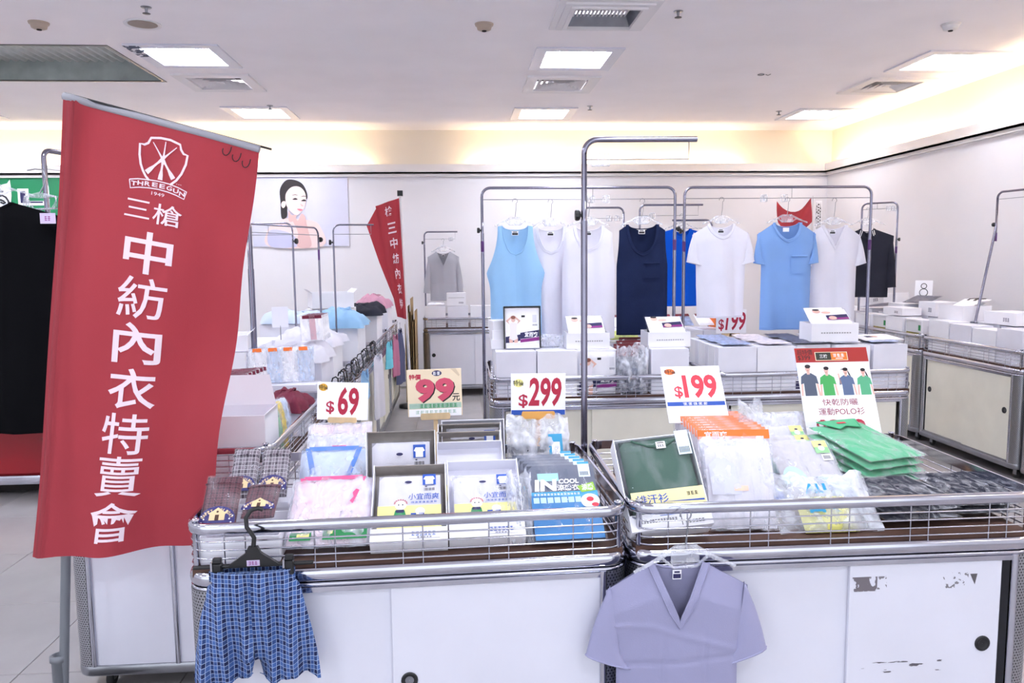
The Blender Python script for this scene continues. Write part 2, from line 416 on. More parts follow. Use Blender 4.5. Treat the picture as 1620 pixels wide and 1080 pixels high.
# no front wall: even world light is let in from behind as fill
b = MB()
b.box(XL, YB-.07, ZL0, XR-.07, YB-.05, ZL1, TRIMM); b.box(XL, YB-.07, ZL0, XR, YB+.1, ZL0+.02, TRIMM); b.box(XL, YB-.045, ZL0-.035, XR-.045, YB, ZL0, TRIMM)
tag(b.build('trim_1'), 'white cove ledge along the back wall', kind='structure')
b = MB()
b.box(XR-.07, YF, ZL0, XR-.05, YB-.05, ZL1, TRIMM); b.box(XR-.07, YF, ZL0, XR+.1, YB-.05, ZL0+.02, TRIMM); b.box(XR-.045, YF, ZL0-.035, XR, YB, ZL0, TRIMM)
tag(b.build('trim_2'), 'white cove ledge along the right wall', kind='structure')
TUBE = mat('cove_tube_glow', (255, 240, 210), .5, emit=(255, 227, 188), estr=COVE_W)
def cove_tube(x0, y0, x1, y1):
    z = ZL0+.045; t = thing('cove_light_tube', 'warm fluorescent tube lying hidden in the cove ledge', 'light tube', ((x0+x1)/2, (y0+y1)/2, ZL0+.02), 0, 'cove tubes')
    d = Vector(((x1-x0)/2, (y1-y0)/2, 0)); o = Vector((0, 0, .025))
    MB().tube([-d*.97+o, d*.97+o], .013, TUBE, 8).build('tube', t)
    for s in (-1, 1): MB().tube([d*s*.97+o, d*s+o], .015, WHITE, 8).build('lamp_socket', t); MB().box(d.x*s*.99-.012, d.y*s*.99-.012, 0, d.x*s*.99+.012, d.y*s*.99+.012, .018, WHITE).build('bracket', t)
x = XL+.2
while x < XR-1.2:
    if not (-.95 < x+.6 < .75): cove_tube(x, YB+.025, x+1.2, YB+.025)
    x += 1.26
y = YB-1.3
while y > -2: cove_tube(XR+.025, y, XR+.025, y+1.2); y -= 1.26
# baseboards
b = MB(); b.box(XL, YB-.012, 0, XR, YB, .09, TRIMM); tag(b.build('baseboard_back'), 'low skirting along the back wall', kind='structure')
b = MB(); b.box(XR-.012, YF, 0, XR, YB-.012, .09, TRIMM); tag(b.build('baseboard_right'), 'low skirting along the right wall', kind='structure')

# ------------------------------------------------------------------ ceiling fittings
DIFF = mat('diffuser_glow', (250, 252, 255), .4, emit=(236, 242, 255), estr=PANEL_W)
DIFF2 = mat('older_diffuser_glow', (250, 252, 255), .4, emit=(240, 242, 250), estr=PANEL_W*.42)  # right column set dimmer to keep the right wall from burning out
FRAMEM = mat('fitting_white', (226, 224, 226), .5)
LFR = mat('light_frame_grey', (206, 208, 220), .35)
def frame_mesh(mb, w, d, t, z0, z1, m, inner=None):
    """square ring w x d, bar width t, from z0 to z1 (z down is negative)"""
    for (x0, y0, x1, y1) in ((-w/2, -d/2, w/2, -d/2+t), (-w/2, d/2-t, w/2, d/2), (-w/2, -d/2+t, -w/2+t, d/2-t), (w/2-t, -d/2+t, w/2, d/2-t)):
        mb.box(x0, y0, z0, x1, y1, z1, m)
def make_light():
    t = thing('ceiling_light', '-', 'ceiling light')
    mb = MB(); frame_mesh(mb, .735, .735, .095, -.014, .0, LFR); mb.build('frame', t)
    mb = MB(); frame_mesh(mb, .56, .56, .01, 0, .07, FRAMEM); mb.build('reflector_rim', t)
    mb = MB(); mb.box(-.275, -.275, .035, .275, .275, .05, DIFF); mb.build('diffuser', t)
    lm = MB().box(-.004, -.275, .012, .004, .275, .034, FRAMEM).mesh('louvre_bar')
    for k in (-1, 0, 1): link('louvre_bar', lm, t, (k*.137, 0, 0))
    return t
light0 = make_light(); first = True
names = {0: 'in the far left column', 1: 'near the open hatch', 2: 'in the middle column', 3: 'beside the right wall cove'}
for ci, c in enumerate(COLS):
    for ri, r in enumerate(LROWS):
        o = light0 if first else copy_tree(light0); first = False
        o.location = ((c[0]+c[1])/2, (r[0]+r[1])/2, ZC)
        if ci == 3 and not (ri == 0 and ci == 0):
            for ch in o.children:
                if ch.name.startswith('diffuser'): ch.data = ch.data.copy(); ch.data.materials[0] = DIFF2
        if ri == 0: o['label'] = 'square ceiling light '+names[ci]+', in front of its louvred vent'
        elif ri == 1: o['label'] = 'square ceiling light '+names[ci]+', between vent and back wall'
        else: o['label'] = 'square ceiling light further towards the front of the sales floor'
        o['group'] = 'square ceiling lights'
def make_vent():
    t = thing('ceiling_vent', '-', 'ceiling vent')
    mb = MB(); frame_mesh(mb, .70, .70, .10, -.02, .0, FRAMEM); mb.build('frame', t)
    for k in range(4):
        s = .47-.1*k; mb = MB()
        h0, h1 = s/2, s/2-.055
        for (ax, sg) in ((0, 1), (0, -1), (1, 1), (1, -1)):
            q = [(-h0, sg*h0, -.012), (h0, sg*h0, -.012), (h1, sg*h1, .035), (-h1, sg*h1, .035)]
            if ax: q = [(y, x, z) for x, y, z in q]
            mb.poly(q, FRAMEM)
        mb.build('louvre_ring', t)
    MB().box(-.35, -.35, .10, .35, .35, .12, DARK).build('duct', t)
    MB().box(-.03, -.03, -.01, .03, .03, .0, FRAMEM).build('centre_plate', t)
    return t
vent0 = make_vent(); first = True
for ci, c in enumerate(COLS):
    o = vent0 if first else copy_tree(vent0); first = False
    o.location = ((c[0]+c[1])/2, sum(VROW)/2, ZC)
    o['label'] = ['square louvred ceiling vent in the far left column', 'square louvred ceiling vent above the top corner of the red banner', 'square louvred ceiling vent in the middle column behind the cassette', 'square louvred ceiling vent beside the right wall cove'][ci]; o['group'] = 'louvred ceiling vents'
t = thing('air_conditioner_cassette', 'large stepped ceiling air conditioner cassette with dark slatted grille', 'air conditioner', ((ACB[0]+ACB[2])/2, (ACB[1]+ACB[3])/2, ZC))
mb = MB(); frame_mesh(mb, .70, .68, .05, -.02, 0, FRAMEM); mb.build('outer_frame', t)
mb = MB(); frame_mesh(mb, .61, .59, .045, -.034, 0, FRAMEM); mb.build('middle_frame', t)
mb = MB(); frame_mesh(mb, .525, .505, .03, -.046, .0, FRAMEM); mb.build('inner_frame', t)
mb = MB()
for (x0, y0, x1, y1) in ((-.235, -.225, .235, -.225), (-.235, .225, .235, .225)):
    s = .045 if y0 < 0 else -.045; mb.poly([(x0, y0, -.03), (x1, y1, -.03), (x1-.04, y1+s, .05), (x0+.04, y0+s, .05)], STEEL)
for x0 in (-.235, .235):
    s = .04 if x0 < 0 else -.04; mb.poly([(x0, -.225, -.03), (x0, .225, -.03), (x0+s, .18, .05), (x0+s, -.18, .05)], STEEL)
mb.build('throat', t)
MB().box(-.24, -.24, .09, .24, .24, .1, DARK).build('filter', t)
sl = MB().box(-.0035, -.18, .03, .0035, .18, .055, FRAMEM).mesh('slat')
for k in range(15): link('slat', sl, t, (-.19+k*.027, 0, 0))
STAIN = scuff_mat('light_frame_stain', (70, 78, 100), 14, .46, (1, 1, 1))
t = thing('frame_stain', 'dark water stain on the light frame near the open hatch', 'stain', (COLS[1][0]+.06, LROWS[0][0]+.10, ZC-.0145)); MB().grid(lambda u, v: (-.05+.12*u, -.08+.34*v, 0), 4, 6, STAIN).build('stain_patch', t)
# hatch with corrugated sheet
t = thing('ceiling_hatch', 'open rectangular ceiling hatch showing grey corrugated sheeting', 'ceiling hatch', ((HATCH[0]+HATCH[2])/2, (HATCH[1]+HATCH[3])/2, ZC))
HM = mat('hatch_grey', (168, 178, 174), .6, var=.25, vscale=6); HG = mat('hatch_green', (120, 160, 148), .5, var=.2, vscale=4)
hw, hd = (HATCH[2]-HATCH[0])/2, (HATCH[3]-HATCH[1])/2
mb = MB()
for (x0, y0, x1, y1) in ((-hw, -hd, hw, -hd+.012), (-hw, hd-.012, hw, hd), (-hw, -hd, -hw+.012, hd), (hw-.012, -hd, hw, hd)): mb.box(x0, y0, 0, x1, y1, .3, HM)
mb.build('side_board', t)
mb = MB(); frame_mesh(mb, 2*hw+.03, 2*hd+.03, .03, -.006, .004, DSTEEL); mb.build('edge_strip', t)
cm = MB()
cm.add([(-.04, -hd, .03), (-.012, -hd, 0), (.012, -hd, 0), (.04, -hd, .03), (-.04, hd, .03), (-.012, hd, 0), (.012, hd, 0), (.04, hd, .03)], [(0, 1, 5, 4), (1, 2, 6, 5), (2, 3, 7, 6)], mat('corrugated_sheet', (196, 200, 196), .4, .15, var=.25, vscale=5))
cm = cm.mesh('corrugation')
for k in range(int(2*hw/.08)): link('corrugation', cm, t, (-hw+.04+k*.08, 0, .17))
MB().box(-hw, -hd, .27, hw, hd, .29, DARK).build('top_board', t)
# smoke detectors, speaker, sprinklers
SMK = mat('aged_plastic', (176, 160, 146), .5)
for (x, y, m, lab) in ((-2.966, 5.95, SMK, 'yellowed round smoke detector near the open hatch'), (.22, 5.88, SMK, 'yellowed round smoke detector beside the air conditioner cassette'), (3.716, 5.76, FRAMEM, 'white round smoke detector near the right wall light')):
    t = thing('smoke_detector', lab, 'smoke detector', (x, y, ZC), group='smoke detectors')
    MB().lathe([(0.001, -.012), (.066, -.012), (.07, 0)], m, 24).build('base', t)
    MB().lathe([(.001, -.048), (.03, -.048), (.05, -.040), (.058, -.014), (.058, -.012)], m, 24).build('housing', t)
    MB().lathe([(.001, -.054), (.016, -.054), (.018, -.048)], DARK, 14).build('sensor_cap', t)
t = thing('ceiling_speaker', 'round ceiling speaker with beige mesh and white ring', 'speaker', (-2.247, 5.96, ZC))
MB().lathe([(.10, -.002), (.128, -.008), (.128, 0), (.10, .0)], FRAMEM, 32).build('ring', t)
MB().lathe([(.001, -.006), (.10, -.004)], mat('speaker_mesh', (160, 148, 138), .8, bump=.5, bscale=500), 32).build('grille', t)
for (x, y, lab) in ((-2.075, 5.58, 'pendent sprinkler in front of the round ceiling speaker'), (1.573, 5.54, 'pendent sprinkler beside the air conditioner cassette'), (1.522, 8.91, 'pendent sprinkler beside the far middle light'), (-2.051, 8.93, 'pendent sprinkler at the far light near the banner'), (3.84, 9.18, 'pendent sprinkler beside the far light near the right wall')):
    t = thing('sprinkler', lab, 'sprinkler', (x, y, ZC), group='sprinklers')
    MB().lathe([(.001, -.006), (.034, -.004), (.036, 0)], STEEL, 16).build('escutcheon', t)
    MB().lathe([(.008, -.04), (.011, -.006)], STEEL, 10).build('body', t)
    MB().lathe([(.001, -.046), (.026, -.044), (.026, -.041), (.001, -.04)], DSTEEL, 12).build('deflector', t)
t = thing('ceiling_hook', 'small loose wire ring left on the ceiling between light columns', 'wire', (2.892, 7.349, ZC))
MB().tube([(.03*math.cos(a*.5), .03*math.sin(a*.5), -.006) for a in range(12)], .003, DSTEEL, 6).build('ring', t)
MB().tube([(.05, .01, -.004), (.08, .03, -.006), (.085, -.02, -.006)], .003, DSTEEL, 6).build('tail', t)
# ------------------------------------------------------------------ sale carts
ZT, ZR = .86, .99       # basket floor, top of basket rail
def post_mesh(r, z0, z1, m):
    """quarter-round perforated corner post, bulging towards +x +y"""
    bm = bmesh.new(); uvl = bm.loops.layers.uv.new('UVMap'); n = 6; rows = []
    for z in (z0, z1): rows.append([bm.verts.new((r*math.cos(PI/2*k/n), r*math.sin(PI/2*k/n), z)) for k in range(n+1)])
    for k in range(n):
        f = bm.faces.new((rows[0][k], rows[0][k+1], rows[1][k+1], rows[1][k])); f.smooth = True
        for lp, (u, v) in zip(f.loops, ((k, z0), (k+1, z0), (k+1, z1), (k, z1))): lp[uvl].uv = (u*PI/2*r/n, v)
    me = bpy.data.meshes.new('corner_post'); bm.to_mesh(me); bm.free(); me.materials.append(m); return me
_CART = {}
def cart(label, cx, cy, rz=0, w=1.25, d=.80, doors=((-.53, .02, 1), (.0, .53, 0)), panel=None, pull='black', group='sale carts', marks=None, side_bars=True, dark_gap=None):
    panel = panel or LAM
    key = (w, d)
    t = thing('sale_cart', label, 'display cart', (cx, cy, 0), rz, group)
    if key not in _CART:
        c = {}
        mb = MB(); mb.lathe([(.001, -.012), (.03, -.012), (.033, -.008), (.033, .008), (.03, .012), (.001, .012)], RUBBER, 16)
        mb.v = [(x, z, y+.034) for x, y, z in mb.v]; c['wheel'] = mb.mesh('wheel')
        mb = MB(); mb.box(-.016, -.018, .03, -.0135, .018, .085, STEEL); mb.box(.0135, -.018, .03, .016, .018, .085, STEEL); mb.box(-.025, -.025, .083, .025, .025, .09, STEEL)
        mb.v = [(y, x, z) for x, y, z in mb.v]; c['fork'] = mb.mesh('caster')
        mb = MB(); band(mb, w, d, .07, .09, .13, .02, STEEL); mb.box(-w/2+.03, -d/2+.03, .10, w/2-.03, d/2-.03, .112, DSTEEL); c['base_frame'] = mb.mesh('base_frame')
        c['corner_post'] = post_mesh(.068, .13, .80, PERF)
        mb = MB(); band(mb, w, d, .07, .812, .85, .03, CHROME, .008); band(mb, w-.006, d-.006, .067, .797, .809, .02, CHROME, .004); c['table_rim'] = mb.mesh('table_rim')
        mb = MB(); mb.box(-w/2+.02, -d/2+.02, .835, w/2-.02, d/2-.02, ZT, BROWN); c['base_board'] = mb.mesh('base_board')
        mb = MB(); band(mb, w, d, .075, .958, ZR, .014, CHROME, .007); c['basket_rail'] = mb.mesh('basket_rail')
        mb = MB()
        for z in (.867, .89, .914, .938): mb.tube([(x, y, z) for x, y in rrect(w-.016, d-.016, .068, 5)], .0026, CHROME, 5, True)
        def vert(x, y): mb.tube([(x, y, .85), (x, y, .96)], .0022, CHROME, 5)
        nx = int(round(w/.24)); ny = int(round(d/.24))
        for k in range(nx):
            for off in (-.028, .028):
                x = -w/2+.14+(w-.28)*k/max(1, nx-1)+off
                vert(x, -d/2+.008); vert(x, d/2-.008)
        for k in range(ny):
            for off in (-.028, .028):
                y = -d/2+.14+(d-.28)*k/max(1, ny-1)+off
                vert(-w/2+.008, y); vert(w/2-.008, y)
        c['wire_basket'] = mb.mesh('wire_basket')
        mb = MB(); mb.lathe([(.009, .84), (.009, .994), (.012, .994), (.012, .998), (.0065, .998), (.0065, .985)], CHROME, 14); c['corner_socket'] = mb.mesh('corner_socket')
        mb = MB(); mb.tube([(0, 0, .13), (0, 0, .80)], .011, CHROME, 10); c['edge_bar'] = mb.mesh('edge_bar')
        _CART[key] = c
    c = _CART[key]
    for sx in (-1, 1):
        for sy in (-1, 1):
            f = link('caster', c['fork'], t, (sx*(w/2-.1), sy*(d/2-.1), 0)); link('wheel', c['wheel'], f)
            a = {(1, 1): 0, (-1, 1): PI/2, (-1, -1): PI, (1, -1): -PI/2}[sx, sy]
            link('corner_post', c['corner_post'], t, (sx*(w/2-.07), sy*(d/2-.07), 0), (0, 0, a))
            link('corner_socket', c['corner_socket'], t, (sx*(w/2-.031), sy*(d/2-.031), 0))
            link('edge_bar', c['edge_bar'], t, (sx*(w/2-.08), sy*(d/2-.008), 0)); link('edge_bar', c['edge_bar'], t, (sx*(w/2-.008), sy*(d/2-.08), 0))
    for k in ('base_frame', 'table_rim', 'base_board', 'basket_rail', 'wire_basket'): link(k, c[k], t)
    # panels
    mb = MB(); mb.box(-w/2+.075, d/2-.022, .13, w/2-.075, d/2-.012, .80, panel); mb.build('back_panel', t)
    for s in (-1, 1):
        mb = MB(); x = s*(w/2-.016); mb.box(x-.005, -d/2+.075, .13, x+.005, d/2-.075, .80, panel); mb.build('side_panel', t)
        if side_bars: link('edge_bar', c['edge_bar'], t, (s*(w/2-.008), 0, 0))
    mb = MB(); mb.box(-w/2+.09, -d/2+.09, .13, w/2-.09, -d/2+.095, .80, DARK); mb.build('inner_lining', t)  # near-black sheet standing for the unlit inside behind the doors
    mb = MB(); mb.box(-w/2+.075, -d/2+.002, .782, w/2-.075, -d/2+.03, .797, CHROME); mb.build('door_track', t)
    mb = MB(); mb.box(-w/2+.075, -d/2+.002, .13, w/2-.075, -d/2+.03, .145, STEEL); mb.build('door_sill', t)
    for (x0, x1, ly) in doors:
        y = -d/2+.006+.014*ly
        dm = MB(); dm.box(x0, y, .145, x1, y+.012, .782, panel, .001); dr = dm.build('door', t)
        if pull and not (pull == 'ring' and ly == 1):
            px = (x0+.046) if (x0+x1)/2 > 0 and pull == 'ring' else x1-.05 if (x0+x1)/2 > 0 else x0+.05
            pm = MB(); pz = .50 if pull == 'ring' else .52
            if pull == 'ring': pz = .505
            pm.lathe([(.012, -.001), (.020, -.004), (.024, -.003), (.024, .001)], BLACK, 20)
            pm.lathe([(.001, -.0018), (.0125, -.0022)], STEEL if pull == 'ring' else BLACK, 20)
            pm.v = [(px+x, y+z, pz+yy) for x, yy, z in pm.v]; pm.build('finger_pull', dr)
        if marks and ly == 0:
            marks(dr, x0, x1, y-.0006)
    return t
PEEL = scuff_mat('peeled_tape', (112, 106, 112), 40, .47, (1, 1, .5)); PEEL2 = scuff_mat('tape_residue', (128, 124, 130), 45, .56, (1, 1, 1)); SCR = scuff_mat('door_scratch', (96, 92, 98), 30, .60, (.5, 1, 3)); SCUFF = mat('solid_tape', (92, 88, 92), .8)
def worn(dr, x0, x1, y):
    def quad(nm, a, z0, b2, z1, m): mm = MB(); mm.grid(lambda u, v: (a+(b2-a)*u, y, z0+(z1-z0)*v), 6, 4, m); mm.build(nm, dr)
    quad('peeled_tape', x0+.008, .700, x0+.085, .745, PEEL); quad('tape_residue', x0+.085, .705, x0+.115, .745, PEEL2)
    quad('tape_residue', x0+.285, .700, x0+.37, .748, PEEL2); quad('scratch', x0+.03, .440, x0+.30, .475, SCR)
    mm = MB(); mm.poly([(x0+.375, y, .742), (x0+.398, y, .742), (x0+.391, y, .708)], SCUFF); mm.build('tape_corner', dr)
RZ1 = math.radians(2.0)
cart('chrome rimmed white sale cart with the plaid boxers hung on its basket', -.155, 2.505, RZ1, doors=((-.545, -.03, 1), (-.065, .545, 0)), pull='ring')
cart('chrome rimmed white sale cart with worn doors and the grey tee hung in front', 1.115, 2.54, 0, w=1.26, d=.81, doors=((-.545, .04, 1), (.035, .51, 0)), marks=worn)
cart('sale cart with cream doors holding the white boxes behind the 299 sign', .80, 5.0, 0, panel=CREAM)
cart('sale cart with cream doors holding the white boxes behind the polo shirt sign', 2.215, 5.02, 0, w=1.28, panel=CREAM)
cart('sale cart between the two garment rails and the back wall', 1.55, 6.35, 0, panel=CREAM)
cart('sale cart against the back wall under the grey long sleeved shirt', .17, 9.98, 0, w=1.25, doors=((-.545, .03, 1), (.02, .545, 0)))
for k, lab in enumerate(('with the large open carton', 'with the heaped white shirts', 'with the pale blue shirt on top', 'with small garments hung outside', 'next to the cardboard sheets')):
    cart('sale cart in the row along the left aisle '+lab, -1.13+.0*k, 3.60+1.27*k, PI/2, panel=LAM if k == 0 else CREAM, group='sale carts along the left aisle', doors=((-.53, .02, 1), (.0, .53, 0)))
for k, lab in enumerate(('in front of the lone garment rail', 'beside the standing number card', 'under the charcoal shirt', 'in the far right corner')):
    cart('sale cart along the right wall '+lab, 4.52, 4.72+1.27*k, -PI/2, panel=CREAM, group='sale carts along the right wall')
# ------------------------------------------------------------------ garment rails
def arc(c, r, a0, a1, n=6): return [(c[0]+r*math.cos(a0+(a1-a0)*k/n), c[1]+r*math.sin(a0+(a1-a0)*k/n)) for k in range(n+1)]
def knob(t, p, r=.02, sx=-1):
    mb = MB(); mb.lathe([(.001, .0), (r*.9, .0), (r, .004), (r, .014), (r*.7, .02), (.006, .02), (.006, .03), (.001, .03)], BLACK, 10, smooth=False)
    mb.v = [(p[0]+sx*(.034-z), p[1]+y, p[2]+x) for x, y, z in mb.v]; mb.build('lock_knob', t)
def clip(t, p, s=.022):
    mb = MB()
    for a, b2 in (((-s, 0, -s), (s, 0, -s)), ((s, 0, -s), (s, 0, s)), ((s, 0, s), (-s, 0, s)), ((-s, 0, s), (-s, 0, -s))): mb.tube([a, b2], .004, CLEAR, 5)
    mb.box(-.006, -.004, -s, .006, .004, s, CLEAR); mb.build('plastic_clip', t, p)
def u_rail(label, p0, p1, zt, z0, wire=.07, clips=(), knobs=(0,), r=.011, kz=None, name='garment_rail', group=None, lean=0.):
    """inverted-U hanging rail with telescopic legs and a hanging wire under the bar"""
    a, b2 = Vector((p0[0], p0[1], 0)), Vector((p1[0], p1[1], 0)); d = (b2-a); L = d.length; u = d/L
    t = thing(name, label, 'garment rail', (a.x, a.y, 0), math.atan2(u.y, u.x), group)
    R = .055; zs = kz or (zt-.27)
    mb = MB(); mb.tube([(0, 0, zs-.05), (0, 0, zt-R)]+[(x, 0, z) for x, z in arc((R, zt-R), R, PI, PI/2)]+[(x, 0, z) for x, z in arc((L-R, zt-R), R, PI/2, 0)]+[(L, 0, zs-.05)], r*.86, RAIL, 10)
    mb.build('top_bow', t)
    for x in (0, L):
        mb = MB(); mb.tube([(x, lean, z0), (x, 0, zs)], r, RAIL, 10); mb.build('leg', t)
        if r < .015: MB().tube([(x, 0, zs-.12), (x, 0, zs-.05)], r*1.06, mat('plum_sticker', (84, 40, 104), .5), 10).build('sticker', t)
    for k in knobs: knob(t, (L if k else 0, 0, zs+.02), .018, -1 if k == 0 else 1)
    if wire: MB().tube([(0, 0, zt-wire), (L, 0, zt-wire)], .0028, STEEL, 6).build('hanging_wire', t)
    for q in clips: clip(t, (q*L, 0, zt-wire))
    MB().tube([(L*.57, 0, zt), (L*.57, 0, zt-wire)], .002, STEEL, 5).build('wire_stay', t)
    return t
def arm_rail(label, base, zt, z0, length, ang, r=.011, drop=.06, clips=(), name='garment_rail', kz=None, group=None):
    """single post bent over into an arm, with a wire loop below it; ang = direction of the arm in plan"""
    t = thing(name, label, 'garment rail', (base[0], base[1], 0), ang, group); R = .05
    zs = kz or zt-.27
    MB().tube([(0, 0, zs-.05), (0, 0, zt-R)]+[(x, 0, z) for x, z in arc((R, zt-R), R, PI, PI/2)]+[(length, 0, zt)], r*.86, RAIL, 12).build('arm', t)
    MB().tube([(0, 0, z0), (0, 0, zs)], r, RAIL, 12).build('leg', t)
    knob(t, (0, 0, zs+.02), .02)
    MB().tube([(0, 0, zt-drop-.02), (length*.93, 0, zt-drop-.02), (length*.93, 0, zt)], .0026, STEEL, 6).build('hanging_wire', t)
    for q in clips: clip(t, (q*length, 0, zt-drop-.02))
    return t
u_rail('inverted U garment rail holding the tank tops over the white boxes', (.160, 5.1), (1.442, 5.1), 2.163, .02, .075, (.56, .64), (0, 1), kz=1.87)
u_rail('inverted U garment rail holding the short sleeved tees', (1.550, 5.25), (2.872, 5.25), 2.175, .02, .075, (.42, .53), (0,), kz=1.86)
arm_rail('tall chrome post with bare arm rising from the front left cart corner', (.4695, 2.875), 2.135, .05, .42, math.radians(-1.5), .0125, .052, (.12, .17), kz=1.84)
arm_rail('small arm rail behind the white tank tops, arm pointing towards the banner', (1.42, 6.6), 2.13, .99, .36, PI, .010, .07, (.15, .35), kz=1.9)
arm_rail('small arm rail behind the navy tank top, arm pointing towards the right wall', (1.56, 6.6), 2.15, .99, .55, 0, .010, .07, (.2,), kz=1.9)
arm_rail('arm rail behind the white crew neck tee', (2.20, 6.62), 2.02, .02, .35, PI, .010, .05, (), kz=1.75)
u_rail('slim garment rail seen between the white and the blue tees', (2.36, 6.72), (2.22, 6.72), 1.93, .02, .05, (), (), kz=1.7)
arm_rail('arm rail at the back wall holding the grey long sleeved shirt', (-.425, 9.9), 2.055, .99, .42, 0, .011, .07, (.8,), kz=1.9)
u_rail('garment rail by the right wall holding the charcoal shirt', (4.45, 7.62), (4.20, 7.85), 2.235, 1.125, .06, (.1, .25), (0,), kz=1.84, lean=0)
u_rail('bare garment rail leaning beside the right wall', (4.55, 6.30), (4.75, 5.05), 2.22, 1.125, .06, (), (0,), kz=1.93, lean=-.16)
# rails over the left row
arm_rail('thin arm rail in the left row with its arm towards the banner', (-1.14, 5.47), 1.965, .99, .50, math.radians(172), .007, .06, (), kz=1.82)
u_rail('thin garment rail over the white shirts of the left row', (-.965, 5.47), (-1.35, 4.6), 1.93, 1.215, .05, (), (0, 1), kz=1.83, r=.007)
arm_rail('thin arm rail over the left row pointing away to the wall', (-.93, 5.9), 1.97, .99, .30, math.radians(8), .007, .05, (), kz=1.82)
u_rail('thick chrome rail standing behind the red banner', (PY(398, 450, 4.5).x, 4.5), (PY(398, 450, 4.5).x-.6, 4.5), 1.95, .99, .05, (), (), r=.017, kz=1.66)
# ------------------------------------------------------------------ hangers
def hanger(label, p, width=.36, rz=0, m=None, hook_h=.085, group='clear plastic hangers', drop=.075, extra=True):
    """p = top of the hook; body below"""
    m = m or CLEAR
    t = thing('clothes_hanger', label, 'hanger', p, rz, group); r = .016
    hk = [(-r*1.0, 0, -r*1.3)]+[(x, 0, z) for x, z in arc((0, -r), r, PI, -PI*.35, 8)]+[(r*.35, 0, -hook_h*.62), (0, 0, -hook_h)]
    MB().tube(hk, .0022, STEEL if m is CLEAR else m, 6).build('hook', t)
    z0 = -hook_h; W = width/2
    MB().tube([(-W, 0, z0-drop), (-W*.55, 0, z0-drop*.55), (-.03, 0, z0-.006), (.03, 0, z0-.006), (W*.55, 0, z0-drop*.55), (W, 0, z0-drop)], [.005, .007, .008, .008, .007, .005], m, 8, flat=.8).build('shoulder_bar', t)
    if extra:
        MB().tube([(-W*.45, 0, z0-drop*.5), (-.035, 0, z0-drop*.9), (.035, 0, z0-drop*.9), (W*.45, 0, z0-drop*.5)], .005, m, 6).build('brace', t)
        mb = MB(); mb.box(-.042, -.003, z0-.052, .042, .003, z0-.012, m, .002); mb.build('size_plate', t)
    return t
